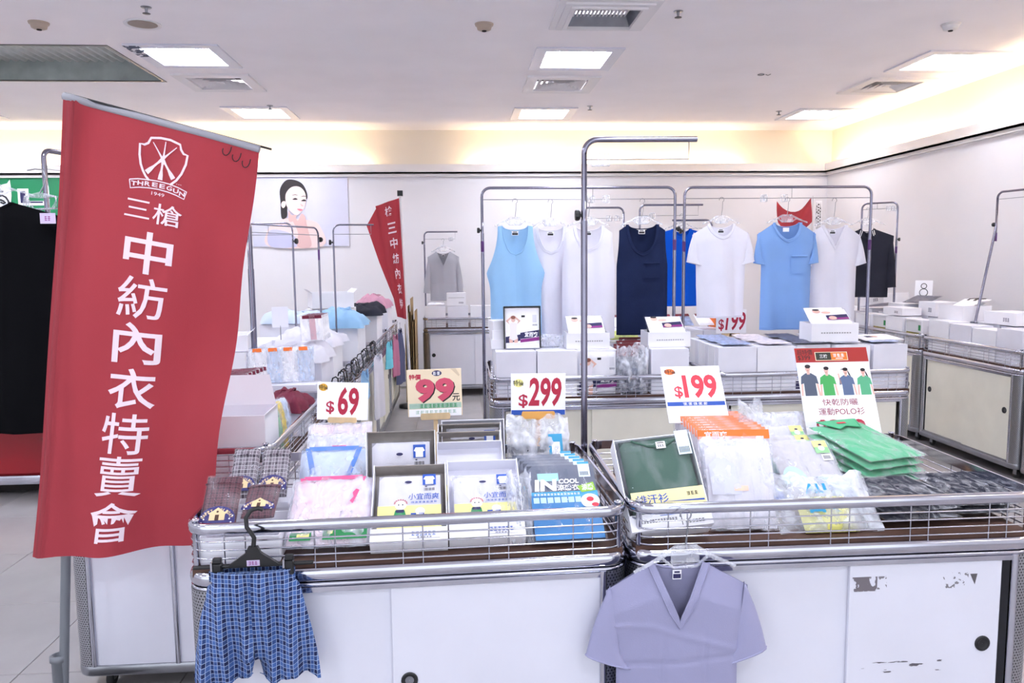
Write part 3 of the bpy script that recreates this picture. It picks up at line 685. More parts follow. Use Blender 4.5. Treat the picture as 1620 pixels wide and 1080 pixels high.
# ------------------------------------------------------------------ garments
def sm(a, b2, x):
    t = max(0., min(1., (x-a)/(b2-a))) if b2 != a else float(x >= b2); return t*t*(3-2*t)
def garment(name, label, cat, top, width, L, m, rz=0, neck=(.085, .14), backneck=.03, vneck=False, slope=.05, style='tee', sleeve=None, thick=.035, folds=(.006, 26., 1.2), band_m=None, pocket=None, tagm=None, hem=None, group=None, seedv=0, flare=0., taper=0., lean=0., tagw=.022, collar=None, crease=True, hi=False):
    """top = middle of the back neck in the world. Built hem at z=0. style: tee / tank / sleeveless"""
    t = thing(name, label, cat, (top[0], top[1], top[2]-L), rz, group); W = width/2; na, nd = neck; rnd = random.Random(seedv)
    ph = rnd.random()*6; A, K, K2 = folds
    arm = L-.27 if style != 'tank' else L-.30
    def hw(z):
        base = W*(1+flare*(1-z/L)-taper*sm(0, arm, z))
        if style == 'tank':
            if z > arm: q = min(1., (z-arm)/(L-arm)); return na+.030+(base*1.14-na-.030)*(1-q)**2.0
            return base*(1+.14*math.exp(-((z-arm)/.07)**2))
        if style == 'sleeveless':
            if z > arm: q = (z-arm)/(L-arm); return base*(1-.10*math.sin(q*PI*.5)*(1 if q < .9 else 1))
            return base
        if z > arm-.04: return base*(1+.17*sm(arm-.04, L-.05, z))
        return base
    def inner(z, depth):
        q = (z-(L-depth))/depth
        if q <= 0: return 0
        return na*(q**1.0 if vneck and depth > .06 else math.sin(min(1, q)*PI/2)**(.42 if style != 'tee' else .55))
    def shoulder(x): return slope*max(0, (abs(x)-na))/max(.02, W-na)
    def yv(x, z, side):
        h = max(hw(z), .01); e = math.sqrt(max(0, 1-min(1, abs(x)/h)**2)); f = min(1, (L-z)/.12+.18)
        wv = A*(math.sin(K*x+ph+K2*z)*(.35+.65*(1-z/L))+.5*math.sin(K*2.1*x-ph+4*z)*(1-z/L))
        d = 0
        if crease: d = .003*math.exp(-((z-L*.34)/.012)**2)
        if hi: d = .004*math.exp(-((z-L*.58-.01*math.sin(9*x))/.006)**2)+.004*math.exp(-((x+.045)/.005)**2)*sm(L*.75, L*.55, z)+.003*math.exp(-((x-.075)/.005)**2)*sm(L*.75, L*.6, z)-.003*math.exp(-((z-L*.70+.3*x)/.008)**2)+.003*math.exp(-((z-L*.30+.2*x)/.008)**2)
        return side*thick*e*f+wv-side*d-lean*(L-z)
    def panel(depth, side):
        mb = MB(); nz, nu = (90, 26) if hi else (34, 9)
        for s in (-1, 1):
            def fn(u, v):
                z = L*(v if v < .6 else .6+(v-.6)); x0 = inner(z, depth); x1 = max(hw(z), x0+.004); x = s*(x0+(x1-x0)*u)
                return (x, yv(x, z, side), z-shoulder(x)*sm(arm-.02, L, z))
            mb.grid(fn, nu, nz, m)
        return mb
    panel(nd, -1).build('front_panel', t); panel(backneck, 1).build('back_panel', t)
    # neckband
    bmat = band_m or m
    for depth, side in ((nd, -1), (backneck, 1)):
        pts = []
        for s in (-1, 1):
            row = []
            for k in range(13):
                z = L-depth+depth*k/12; x = s*inner(z, depth)
                row.append((x, yv(x, z, side)-(.002 if side < 0 else 0), z-shoulder(x)*sm(arm-.02, L, z)))
            pts += row[::-1] if s < 0 else row[1:]
        MB().tube(pts, .0035, bmat, 6, flat=1.).build('neckband', t)
        if side < 0 and style != 'tank':
            n_ = len(pts)//2; o_ = []; cx_ = pts[n_][0]
            for (x_, y_, z_) in pts:
                k_ = abs(x_)/max(na, .01); ox = (.018 if vneck else .016)*(1 if x_ > 1e-6 else -1 if x_ < -1e-6 else 0); oz = -.016*(1-k_) if not vneck else -.020*(1-min(1, k_*6))
                xx = x_+ox*(min(1, k_*6) if vneck else k_**.5); zz = z_+oz; o_.append((xx, yv(xx, min(L, max(0, zz)), side)-.004, zz))
            mb = MB(); m_ = len(pts); mb.add([(p_[0], p_[1]-.004, p_[2]) for p_ in pts]+o_, [(i, i+1, m_+i+1, m_+i) for i in range(m_-1)], bmat, True)
            mb.tube(o_, .0016, bmat, 4); mb.build('neck_rib', t)
    if sleeve:
        ln, drop, cuff = sleeve; sh = hw(L-.001)
        for s in (-1, 1):
            mb = MB(); n = 12; vs = []; ln2 = math.hypot(ln, drop)
            S0 = Vector((s*(sh-.012), 0, L-slope*1.0-.004)); U0 = Vector((s*(hw(arm)-.012), 0, arm-.004))
            C0 = S0+Vector((s*ln, 0, -drop)); C1 = C0+Vector((-s*drop/ln2, 0, -ln/ln2))*cuff
            for k in range(n+1):
                q = k/n; bow = .006*math.sin(q*PI); tp = S0.lerp(C0, q)+Vector((s*bow, 0, bow*.4)); bt = U0.lerp(C1, q)
                c = (tp+bt)/2; hv = (tp-bt)/2; yc = yv(c.x*.96, max(0, min(L, c.z)), 0)*.6-lean*(L-c.z)*.4
                for j in range(16):
                    an = 2*PI*j/16; wr = 1+.10*math.sin(3*an+q*7+ph)
                    vs.append(c+hv*math.cos(an)+Vector((0, yc+thick*(.45+.25*q)*math.sin(an)*wr, 0)))
            mb.add(vs, [(k*16+j, k*16+(j+1) % 16, (k+1)*16+(j+1) % 16, (k+1)*16+j) for k in range(n) for j in range(16)], m, True)
            sl = mb.build('sleeve', t)
            mb = MB(); mb.tube([v for v in vs[-16:]], .003, bmat, 5, True); mb.build('cuff_hem', sl)
    mb = MB(); mb.tube([(x, yv(x, .012, -1)-.001, .012) for x in [(-1+2*k/16)*hw(0)*.97 for k in range(17)]], .0022, bmat, 5); mb.build('hem_seam', t)
    if pocket:
        px, pz, pw, phh = pocket; mb = MB()
        mb.grid(lambda u, v: (px+pw*u, yv(px+pw*u, pz+phh*v, -1)-.009, pz+phh*v), 5, 5, m)
        mb.tube([(px+pw*k/8, yv(px+pw*k/8, pz+phh, -1)-.011-.004*math.sin(k), pz+phh) for k in range(9)], .008, m, 6)
        mb.build('chest_pocket', t)
    if tagm is not None:
        zt = L-backneck-.004; mb = MB(); y = yv(0, zt, 1)-.006
        mb.box(-tagw, y-.001, zt-.028, tagw, y, zt, WHITE)
        if tagm is not WHITE: mb.box(-tagw*.85, y-.0016, zt-.025, tagw*.85, y-.001, zt-.012, tagm); mb.box(-tagw*.6, y-.0016, zt-.009, tagw*.6, y-.001, zt-.004, tagm)
        mb.build('size_label', t)
    if collar:
        for s in (-1, 1):
            mb = MB(); mb.add([(s*.004, -thick*.7, L-nd), (s*na, -.01, L+.008), (s*(na+.03), -thick*.8, L-.035), (s*.05, -thick*1.5, L-nd+.005), (s*na*.9, .02, L+.015)], [(0, 3, 2, 1), (1, 2, 4)], m)
            for q in (.25, .5): 
                mb.tube([(s*(.05+(na-.02)*q), -thick*1.55, L-nd+.005+q*.05), (s*(na*.5+.06*q), -thick*1.0, L-.03+q*.03)], .003, WHITE, 5)
            mb.build('collar', t)
    return t
YG = 5.08
def hang(px, py, y=YG, hook=.16):
    p = PY(px, py, y); return p
def hung(name, label, cat, px, pyneck, y, hz, hl, **k):
    """garment whose back neck sits at a pixel of the plane y, with its hanger hooked at height hz"""
    p = PY(px, pyneck, y); g = garment(name, label, cat, p, **k)
    hanger(hl, (p.x, y+.0, hz), k['width']*.80, hook_h=max(.06, hz-p.z-.055), drop=.055)
    return g
HZ1 = 2.163-.075+.004; HZ2 = 2.175-.075+.004
hung('tank_top', 'light blue tank top hanging at the end of the rail beside the grey shirt', 'tank top', 815, 357, YG, HZ1, 'clear hanger carrying the light blue tank top', width=.335, L=.75, m=LBLUE, style='tank', neck=(.085, .19), slope=.012, folds=(.020, 24, .6), tagm=BLACKI, seedv=1, group='tank tops')
hung('tank_top', 'white tank top next to the light blue tank top', 'tank top', 871, 358, YG+.065, HZ1, 'clear hanger carrying the white tank top next to the light blue one', width=.30, L=.76, m=WCLOTH, style='sleeveless', neck=(.085, .17), slope=.03, folds=(.018, 30, .5), tagm=BLACKI, seedv=2, group='tank tops')
hung('tank_top', 'white sleeveless undershirt partly behind the tall chrome post', 'tank top', 931, 357, YG-.035, HZ1, 'clear hanger carrying the white undershirt behind the tall post', width=.35, L=.74, m=WCLOTH, style='sleeveless', neck=(.085, .15), slope=.06, folds=(.017, 26, .5), tagm=BLACKI, seedv=3, group='tank tops')
hung('tank_top', 'navy sleeveless knit vest with chest pocket', 'tank top', 1016, 355, YG+.03, HZ1, 'clear hanger carrying the navy knit vest', width=.345, L=.735, m=NAVY, style='sleeveless', neck=(.095, .19), slope=.05, folds=(.007, 14, .4), tagm=BLACKI, seedv=4, pocket=(.0, .38, .11, .10), group='tank tops')
hung('tank_top', 'royal blue sleeveless jersey hanging between the two garment rails', 'tank top', 1078, 362, 6.55, 2.07, 'clear hanger carrying the royal blue jersey', width=.36, L=.66, m=ROYAL, style='sleeveless', neck=(.07, .07), slope=.03, folds=(.01, 20, .8), seedv=5)
hung('t_shirt', 'white crew neck tee beside the royal blue jersey', 't-shirt', 1141, 354, 5.20, HZ2, 'clear hanger carrying the white crew neck tee', width=.325, L=.64, m=WCLOTH, neck=(.08, .09), slope=.05, sleeve=(.05, .20, .11), folds=(.014, 26, .8), tagm=BLACKI, seedv=6, taper=-.05, group='tees on the rail')
hung('t_shirt', 'blue crew neck tee with a breast pocket', 't-shirt', 1245, 352, 5.24, HZ2, 'clear hanger carrying the blue pocket tee', width=.36, L=.74, m=TEEBLUE, neck=(.085, .12), slope=.06, sleeve=(.035, .21, .105), folds=(.013, 24, .8), tagm=WHITE, seedv=7, pocket=(.02, .39, .11, .12), group='tees on the rail')
hung('t_shirt', 'white v neck tee beside the blue pocket tee', 't-shirt', 1319, 356, 5.32, HZ2, 'clear hanger carrying the white v neck tee', width=.345, L=.69, m=WCLOTH, neck=(.08, .15), vneck=True, slope=.06, sleeve=(.055, .20, .11), folds=(.013, 26, .8), tagm=BLACKI, seedv=8, group='tees on the rail')
p = PY(1372, 362, 7.62)
garment('long_sleeved_polo', 'charcoal long sleeved polo with white striped collar by the right wall', 'polo shirt', p, .42, .69, CHAR, rz=math.radians(-25), neck=(.06, .09), slope=.06, sleeve=(.05, .52, .10), folds=(.008, 24, .8), seedv=9, collar=True)
hanger('hanger carrying the charcoal polo', (p.x, p.y, 2.235-.056), .34, math.radians(-25), hook_h=.10)
p = PY(701, 398, 9.88)
garment('long_sleeved_shirt', 'grey v neck long sleeved undershirt by the back wall', 'shirt', p, .34, .62, GREY, neck=(.085, .18), vneck=True, slope=.05, sleeve=(.07, .46, .085), folds=(.008, 26, .8), tagm=BLACKI, seedv=10, tagw=.016)
hanger('clear hanger carrying the grey long sleeved undershirt', (p.x, p.y, 2.055-.086), .30, 0, hook_h=.09)
# grey tee hung on the basket of the front right cart
yt = 2.075
p = PY(1072, 888, yt)
garment('t_shirt', 'lavender grey v neck tee hung over the front of the cart with worn doors', 't-shirt', (p.x, yt, p.z), .352, .68, LAV, neck=(.072, .165), backneck=.022, vneck=True, slope=.06, sleeve=(.07, .20, .14), folds=(.012, 16, .9), tagm=NAVYI, seedv=11, thick=.03, tagw=.013, hi=True)
hanger('clear hanger hooked on the rail with the lavender grey tee', (p.x+.02, yt-.005, ZR+.006), .30, math.radians(4), hook_h=.105, drop=.07)
# plaid boxers on a black clip hanger
PLD = plaid('blue_plaid', (66, 100, 162), (14, 26, 72), (176, 196, 228), 52., 42., .06)
def boxers(label, p, W, L, m, rz=0):
    t = thing('boxer_shorts', label, 'boxer shorts', (p[0], p[1], p[2]-L), rz); zc = .055; rnd = random.Random(5)
    def hw(z):
        q = z/L; return W*(1.0-.365*q**1.3) if z < L-.035 else W*.64*(1+.02*math.sin(z*400))
    def inn(z): return .008*(1-z/zc)+.001 if z < zc else 0
    for side in (-1, 1):
        mb = MB()
        for s in (-1, 1):
            def fn(u, v):
                z = L*v; x0 = inn(z); x1 = hw(z); x = s*(x0+(x1-x0)*u); g = math.sin(min(1, (L-z)/.08)*PI/2)
                e = math.sqrt(max(0, 1-u**2)) if z > zc else math.sqrt(max(0, 1-(2*u-1)**2))*.9
                wv = (.013*math.sin(x*105+8*z)+.013*math.sin(x*50-14*z+s)+.005*math.sin(x*210+22*z))*g*(.75+.25*math.cos(z*14))
                zz = z-(.012*math.sin(u*5+s*1.3)+.012*u)*(1-v)**3
                if s > 0: zz -= 0
                return (x, side*.034*e+wv, zz)
            mb.grid(fn, 22, 26, m)
        mb.build('front_panel' if side < 0 else 'back_panel', t)
    def fnz(x, z, s): return -.034*.9*math.sqrt(max(0, 1-(2*min(1, abs(x)/hw(.01))-1)**2))+(.013*math.sin(x*105+.1)+.013*math.sin(x*50-.14+s)+.005*math.sin(x*210+.2))-.002
    for s in (-1, 1):
        pts = [(s*(.004+(hw(.012)-.004)*k/14), -.036*math.sqrt(max(0, 1-(2*k/14-1)**2))*.92-.003, .010-(.012*math.sin(k/14*5+s*1.3)+.012*k/14)) for k in range(15)]
        MB().tube([(a, fnz(a, c, s), c) for a, b2_, c in pts], .0014, m, 4).build('leg_hem', t)
    mb = MB(); n = 60
    vs = []
    for k in range(n):
        a = 2*PI*k/n; rr = 1+.02*math.sin(k*3.1); 
        for z in (L-.03, L-.015, L): vs.append((W*.65*math.cos(a)*rr, .020*math.sin(a)*rr+.003*math.sin(k*2.2), z))
    mb.add(vs, [(3*k+j, 3*((k+1) % n)+j, 3*((k+1) % n)+j+1, 3*k+j+1) for k in range(n) for j in (0, 1)], m, True); mb.build('waistband', t)
    return t
yb = 2.045
p = PY(402, 899, yb)
boxers('blue plaid boxer shorts clipped to a black hanger on the cart basket', (p.x-.004, yb, p.z), .172, .30, PLD, RZ1)
t = thing('trouser_hanger', 'black plastic clip hanger hooked over the basket rail', 'hanger', (p.x, yb, p.z), RZ1)
MB().tube([(.157*k, 0, .010) for k in (-1, 1)], .006, BLACK, 8).build('clip_bar', t)
mb = MB(); mb.prism([(-.075, .006), (.075, .006), (.02, .045), (.012, .062), (-.012, .062), (-.02, .045)], -.006, .006, BLACK); mb.build('shoulder_plate', t)
mb = MB(); rect(mb, -.017, .010, .017, .026, -.0068, mat('lilac_tag', (206, 190, 222), .6)); scribble(mb, -.012, .013, .012, .023, -.0072, PURPLE, 3); mb.build('price_tag', t)
hk = [(0, 0, .055), (.004, 0, .085), (-.004, .0, .10), (-.014, 0, .115), (-.016, .004, .14), (-.004, .012, .158), (.014, .016, .162), (.026, .018, .156)]
MB().tube(hk, .0062, BLACK, 8).build('hook', t)
for s in (-1, 1):
    c = mb = MB(); mb.box(-.012, -.013, -.018, .012, .010, .020, BLACK, .003); mb.box(-.012, -.010, .020, .012, .004, .036, BLACK, .003)
    cl = mb.build('clip', t, (s*.094, 0, 0)); MB().box(-.016, -.015, .002, -.011, .004, .026, CHROME).build('spring', cl)
# ------------------------------------------------------------------ price signs
WOOD = mat('bare_wood', (206, 180, 140), .7, var=.15, vscale=30, stretch=(1, 1, .2)); OWOOD = mat('orange_plastic', (232, 170, 88), .45)
AGED = mat('aged_card', (232, 214, 184), .7, var=.08, vscale=8); PGREEN = mat('pale_green_print', (168, 196, 178), .7, var=.15, vscale=40)
ROSE = mat('rose_red_ink', (198, 74, 100), .6, var=.05, vscale=20); GOLD = mat('gold_spot', (232, 178, 60), .6)
def sign_at(name, label, px0, py0, px1, py1, y, tilt=0, roll=0, t=.004, m=None, zb=None):
    """upright card whose picture box is px0,py0 (top left) to px1,py1 (bottom right) at depth y"""
    a = PY((px0+px1)/2, py1, y); tl = PY(px0, py0, y); br = PY(px1, py1, y); W = br.x-tl.x; H = (tl.z-br.z)/max(.3, math.cos(tilt))
    o = thing(name, label, 'price sign', a, 0, None, tilt, roll=roll)
    mb = MB(); mb.box(-W/2, 0, 0, W/2, t, H, m or WHITE, .0008); mb.build('card', o)
    return o, W, H, a
def leaning_sign(name, label, px, py0, py1, wpx, y, tilt, t=.004, m=None):
    a = place_at(px, py1, y); W = (PY(px+wpx/2, py1, y)-PY(px-wpx/2, py1, y)).x; H = .05
    while H < .8 and proj(a+Vector((0, math.sin(tilt)*H, math.cos(tilt)*H)))[1] > py0: H += .003
    o = thing(name, label, 'price sign', a, 0, None, tilt); mb = MB(); mb.box(-W/2, 0, 0, W/2, t, H, m or WHITE, .0008); mb.build('card', o)
    return o, W, H, a
def place_at(px, py, y): return PY(px, py, y)
def holder(o, W, zlow, m, bar=(.5, .012), stem=.008, y=.002):
    mb = MB(); bw, bh = bar; mb.prism([(-bw*W/2+bh*.4*math.cos(a*PI/6+PI/2), bh*math.sin(a*PI/6+PI/2)) for a in range(7)]+[(bw*W/2+bh*.4*math.cos(a*PI/6-PI/2), bh*math.sin(a*PI/6-PI/2)) for a in range(7)], y-.010, y+.012, m)
    mb.build('clamp', o)
    MB().box(-stem, y-.004, zlow, stem, y+.006, -.005, m).build('stem', o)
Y = -.0006
# $69
o, W, H, a = sign_at('price_sign', 'white price card reading 69 dollars in dark red with wooden clamp', 500, 607, 583, 664, 2.86, .05, roll=math.radians(2.5))
mb = MB(); put_text(mb, '69', -.10*W, .12*H, .31*W, .88*H, Y, RED, .03, .03); put_text(mb, '$', -.32*W, .15*H, -.16*W, .50*H, Y, RED, .02); mb.build('price_lettering', o)
mb = MB(); disc(mb, -.38*W, .86*H, .085*W, .10*H, Y, GOLD); put_text(mb, '特價', -.47*W, .80*H, -.29*W, .93*H, Y*2, BLACKI, .01); mb.build('offer_print', o)
holder(o, W, -.17, WOOD, (.52, .010))
# 99
o, W, H, a = sign_at('price_sign', 'aged cream price card reading 99 in rose red with black shadow', 645, 586, 733, 658, 2.88, .05, m=AGED, roll=math.radians(-1.0))
mb = MB(); 
for dx, dz, yy, m_ in ((.02*W, -.02*H, Y, BLACKI), (0, 0, Y*2, ROSE)):
    put_text(mb, '9', -.36*W+dx, .30*H+dz, -.01*W+dx, .80*H+dz, yy, m_, .055, .04); put_text(mb, '9', .0*W+dx, .31*H+dz, .35*W+dx, .81*H+dz, yy, m_, .055, .04)
mb.build('price_lettering', o)
mb = MB(); put_text(mb, '元', .32*W, .31*H, .46*W, .47*H, Y, BLACKI, .02); put_text(mb, '特價', -.46*W, .78*H, -.24*W, .90*H, Y, RED, .03)
mb.build('offer_print', o)
mb = MB(); rect(mb, -.47*W, .17*H, .48*W, .28*H, Y, PGREEN); scribble(mb, -.28*W, .185*H, .42*W, .265*H, Y*2, GREENI, 9); rect(mb, -.48*W, 0, .48*W, .16*H, Y, WHITE); scribble(mb, -.36*W, .06*H, .40*W, .13*H, Y*2, PGREEN, 9); mb.build('footer_strip', o)
mb = MB(); disc(mb, .05*W, .91*H, .09*W, .06*H, Y, NAVYI); scribble(mb, -.02*W, .875*H, .12*W, .945*H, Y*2, WHITE, 2); mb.build('round_mark', o)
mb = MB(); mb.poly([(.30*W, Y, H), (.45*W, Y, .83*H), (.47*W, Y, .86*H), (.40*W, Y, H)], mat('sticky_tape', (210, 190, 160), .4)); mb.build('tape', o)
holder(o, W, -.17, WOOD, (.5, .012))
# $299
o, W, H, a = sign_at('price_sign', 'white price card reading 299 dollars with blue footer and orange clamp', 808, 593, 895, 656, 2.86, .05, roll=math.radians(.8))
mb = MB(); put_text(mb, '299', -.18*W, .20*H, .41*W, .90*H, Y, RED, .03, .05); put_text(mb, '$', -.36*W, .17*H, -.19*W, .50*H, Y, RED, .02); mb.build('price_lettering', o)
mb = MB(); disc(mb, -.36*W, .77*H, .09*W, .10*H, Y, YEL); put_text(mb, '特價', -.46*W, .71*H, -.27*W, .84*H, Y*2, BLACKI, .01); mb.build('offer_print', o)
mb = MB(); rect(mb, -.49*W, .0, .49*W, .12*H, Y, BLUE); mb.build('footer_strip', o)
holder(o, W, -.17, OWOOD, (.56, .014))
# $199, slanted
o, W, H, a = leaning_sign('price_sign', 'white price card reading 199 dollars leaning on the orange topped packets', 1107, 580, 668, 96, 2.80, .62)
mb = MB(); put_text(mb, '199', -.17*W, .42*H, .40*W, .84*H, Y, REDB, .035); put_text(mb, '$', -.33*W, .42*H, -.19*W, .64*H, Y, REDB, .02); mb.build('price_lettering', o)
mb = MB(); disc(mb, -.36*W, .90*H, .09*W, .055*H, Y, ORANGE); put_text(mb, '特價', -.45*W, .86*H, -.26*W, .94*H, Y*2, BLACKI, .01); mb.build('offer_print', o)
mb = MB(); rect(mb, -.48*W, .29*H, .48*W, .36*H, Y, BLUE); scribble(mb, -.22*W, .303*H, .20*W, .348*H, Y*2, WHITE, 5); mb.build('footer_strip', o)
MB().box(-.01, .004, -.10, .01, .009, .1, OWOOD).build('stem', o)
# polo poster card
o, W, H, a = leaning_sign('polo_shirt_sign', 'tall card with four polo shirt wearers under a dark red band', 1339, 551, 700, 118, 2.84, .42)
o['category'] = 'sign'; DKRED = mat('dark_red_print', (166, 40, 36), .55)
mb = MB(); rect(mb, -.5*W, .845*H, .5*W, H, Y, DKRED); mb.build('red_band', o)
mb = MB(); put_text(mb, '超特價', -.47*W, .925*H, -.26*W, .985*H, Y*2, BLACKI); put_text(mb, '$399', -.47*W, .865*H, -.30*W, .92*H, Y*2, BLACKI); mb.build('handwriting', o)
mb = MB(); rect(mb, -.23*W, .862*H, .22*W, .955*H, Y*2, mat('cream_edge', (238, 220, 190), .6)); rect(mb, -.22*W, .868*H, -.01*W, .949*H, Y*3, mat('dark_olive_print', (50, 54, 44), .6)); rect(mb, -.01*W, .868*H, .21*W, .949*H, Y*3, ORANGE)
put_text(mb, '三槍', -.17*W, .888*H, -.06*W, .93*H, Y*4, WHITE, .01); scribble(mb, .02*W, .90*H, .18*W, .935*H, Y*4, WHITE, 3); rect(mb, .05*W, .88*H, .15*W, .888*H, Y*4, WHITE); mb.build('brand_plate', o)
POLOS = [mat('polo_slate', (84, 92, 110), .7), mat('polo_green', (74, 168, 92), .7), mat('polo_denim', (92, 108, 142), .7), mat('polo_mint', (88, 172, 130), .7)]
for k, (cx, s) in enumerate(((-.36, 1.08), (-.11, 1.0), (.15, .95), (.39, .92))):
    mb = MB(); X = cx*W; B = .49*H; S = .0455*H*s; y1, y2, y3 = Y, Y*2, Y*3
    mb.poly([(X-1.3*S, y1, B), (X+1.3*S, y1, B), (X+1.25*S, y1, B+2.7*S), (X+1.9*S, y1, B+2.5*S), (X+1.65*S, y1, B+4.2*S), (X+.6*S, y1, B+4.9*S), (X-.6*S, y1, B+4.9*S), (X-1.65*S, y1, B+4.2*S), (X-1.9*S, y1, B+2.5*S), (X-1.25*S, y1, B+2.7*S)], POLOS[k]); mb.build('printed_polo', o)
    for q in (-1, 1):
        mb = MB()
        if k == 2 and q < 0: mb.poly([(X-1.75*S, y1, B+2.9*S), (X-1.35*S, y1, B+2.6*S), (X-1.6*S, y1, B+5.4*S), (X-2.0*S, y1, B+5.3*S)], SKIN)
        else: mb.poly([(X+q*1.85*S, y1, B+2.5*S), (X+q*1.4*S, y1, B+2.6*S), (X+q*1.7*S, y1, B), (X+q*2.1*S, y1, B)], SKIN)
        mb.build('printed_arm', o)
    mb = MB(); mb.poly([(X-.3*S, y2, B+4.6*S), (X+.3*S, y2, B+4.6*S), (X+.35*S, y2, B+5.4*S), (X-.35*S, y2, B+5.4*S)], SKIN); mb.v += []; disc(mb, X, B+5.9*S, .55*S, .75*S, y2, SKIN); mb.build('printed_head', o)
    mb = MB(); disc(mb, X+.05*S, B+6.35*S, .62*S, .42*S, y3, HAIR)
    if k >= 2: mb.poly([(X+.4*S, y1, B+6.5*S), (X+.9*S, y1, B+5.6*S), (X+1.3*S, y1, B+4.4*S), (X+.75*S, y1, B+4.9*S)], HAIR)
    if k == 2: mb.poly([(X-1.3*S, y3, B+6.3*S), (X-.2*S, y3, B+6.2*S), (X-.2*S, y3, B+6.6*S)], HAIR)
    for q in (-.22, .18): disc(mb, X+q*S, B+5.95*S, .08*S, .06*S, y3, HAIR, 8)
    disc(mb, X-.02*S, B+5.5*S, .14*S, .05*S, y3, RED, 8); mb.build('printed_hair', o)
MRI = mat('maroon_ink', (150, 36, 64), .6)
mb = MB(); put_text(mb, '快乾防曬', -.23*W, .385*H, .25*W, .455*H, Y, MRI); put_text(mb, '運動POLO衫', -.30*W, .285*H, .32*W, .36*H, Y, MRI); put_text(mb, '$399', -.36*W, .06*H, .30*W, .24*H, Y, RED, .05); mb.build('lettering', o)
MB().box(-.012, .004, -.15, .012, .009, .15, OWOOD).build('stem', o)
# small signs further back
o, W, H, a = sign_at('price_sign', 'white price card reading 199 dollars half hidden under the white crew neck tee', 1133, 490, 1180, 527, 5.34, 0)
mb = MB(); put_text(mb, '$', -.42*W, .1*H, -.24*W, .6*H, Y, RED, .02); put_text(mb, '199', -.2*W, .12*H, .44*W, .88*H, Y, RED, .02, .1); mb.build('price_lettering', o)
MB().box(-W*.3, .004, -.02, W*.3, .012, .02, WOOD).build('stand', o); MB().box(-.008, .004, ZT+.004-a.z, .008, .012, 0, WOOD).build('stem', o)
p = PX(1483, 477, 4.75); W, H = .155, .19
o = thing('number_card', 'small white card with a large thin figure eight propped by the right wall', 'sign', (4.60, p.y, 1.262), math.radians(-38), tilt=.18)
MB().box(-W/2, 0, 0, W/2, .004, H, WHITE).build('card', o)
mb = MB()
for (cz, r) in ((.70*H, .13*H), (.36*H, .19*H)): mb.tube([(r*math.cos(a*PI/10), Y-.001, cz+r*math.sin(a*PI/10)) for a in range(20)], .0032, BLACKI, 5, True)
mb.box(.05, Y-.001, .1*H, .062, Y, .17*H, BLACKI); mb.build('figure', o)
MB().box(-W*.4, .004, .0, W*.4, .03, .004, WHITE).build('easel_flap', o)

# ------------------------------------------------------------------ banners
def banner(name, label, corners, y, pole_x, pole_top, fold, pole_r=.017, nu=28, nv=40, bulge=.02, group=None, m=None):
    """corners TL TR BR BL as (x,z); cloth hangs near the plane y"""
    t = thing(name, label, 'banner', (pole_x, y+.03, 0), 0, group)
    TL, TR, BR, BL = [Vector((c[0]-pole_x, 0, c[1])) for c in corners]
    def S(s, q, off=0.):
        p = (TL*(1-s)+TR*s)*(1-q)+(BL*(1-s)+BR*s)*q
        d = fold(s, q); return (p.x, d-.03-off, p.z)
    mb = MB(); mb.grid(lambda u, v: S(u, 1-v), nu, nv, m or RFLAG); cl = mb.build('cloth', t)
    return t, S, cl
def print_on(S, cl, name, s, s0, q0, s1, q1, m, bold=.0, off=.003, rot=0.):
    """lettering on the cloth between s0..s1 across and q0 (top)..q1 (bottom)"""
    vs, fs, W, H = text_mesh(s, bold, True)
    vv = []
    for u, v in vs:
        a, b2 = s0+(s1-s0)*u, q1+(q0-q1)*v
        vv.append(S(a, b2, off))
    mb = MB(); mb.add(vv, fs, m); return mb.build(name, cl)
def path_on(S, mb, pts, wd, m, off=.003, aspect=.42):
    """stroke along points (s,q) of width wd (in s units)"""
    P = [Vector((p[0], p[1]*1/aspect)) for p in pts]; L_, R_ = [], []
    for i, p in enumerate(P):
        d = (P[min(i+1, len(P)-1)]-P[max(i-1, 0)]); d.normalize(); n = Vector((-d.y, d.x))
        w_ = wd[i] if isinstance(wd, (list, tuple)) else wd
        L_.append(p+n*w_/2); R_.append(p-n*w_/2)
    vs = [S(v.x, v.y*aspect, off) for v in L_+R_]; n = len(P)
    mb.add(vs, [(i, i+1, n+i+1, n+i) for i in range(n-1)], m)
LETT = mat('banner_white_print', (232, 214, 222), .7)
YBN = 2.75
cs = [PY(*q, YBN) for q in ((100, 152), (410, 236), (326, 862), (48, 883))]; cs = [(c.x, c.z) for c in cs]
def fold1(s, q):
    return .030*math.sin(s*7+.6+q*1.5)*(.4+.6*q)+.015*math.sin(s*15+q*4)*(.3+.7*q)-.03*math.exp(-((s-.06)/.05)**2)*(1-q*.6)+.016*math.sin(q*9+s*4)*(.4+.6*s)+.02*math.exp(-((s-1)/.12)**2)*math.sin(q*16)
pb = PY(94, 1060, YBN+.03)
t, S1, cl = banner('banner', 'tall red sale banner with white shield emblem and vertical white characters', cs, YBN, pb.x, None, fold1)
def on_flag(px, py):
    """place on the cloth (across, down) seen at a pixel"""
    A, B_, C_, D = (100, 152), (410, 236), (326, 862), (48, 883); u, v = .5, .5
    for _ in range(30):
        x = (A[0]*(1-u)+B_[0]*u)*(1-v)+(D[0]*(1-u)+C_[0]*u)*v; y = (A[1]*(1-u)+B_[1]*u)*(1-v)+(D[1]*(1-u)+C_[1]*u)*v
        u += (px-x)/300; v += (py-y)/690
    return u, v
def zl(x, y): return on_flag(160+x/5.683, 190+y/5.683)
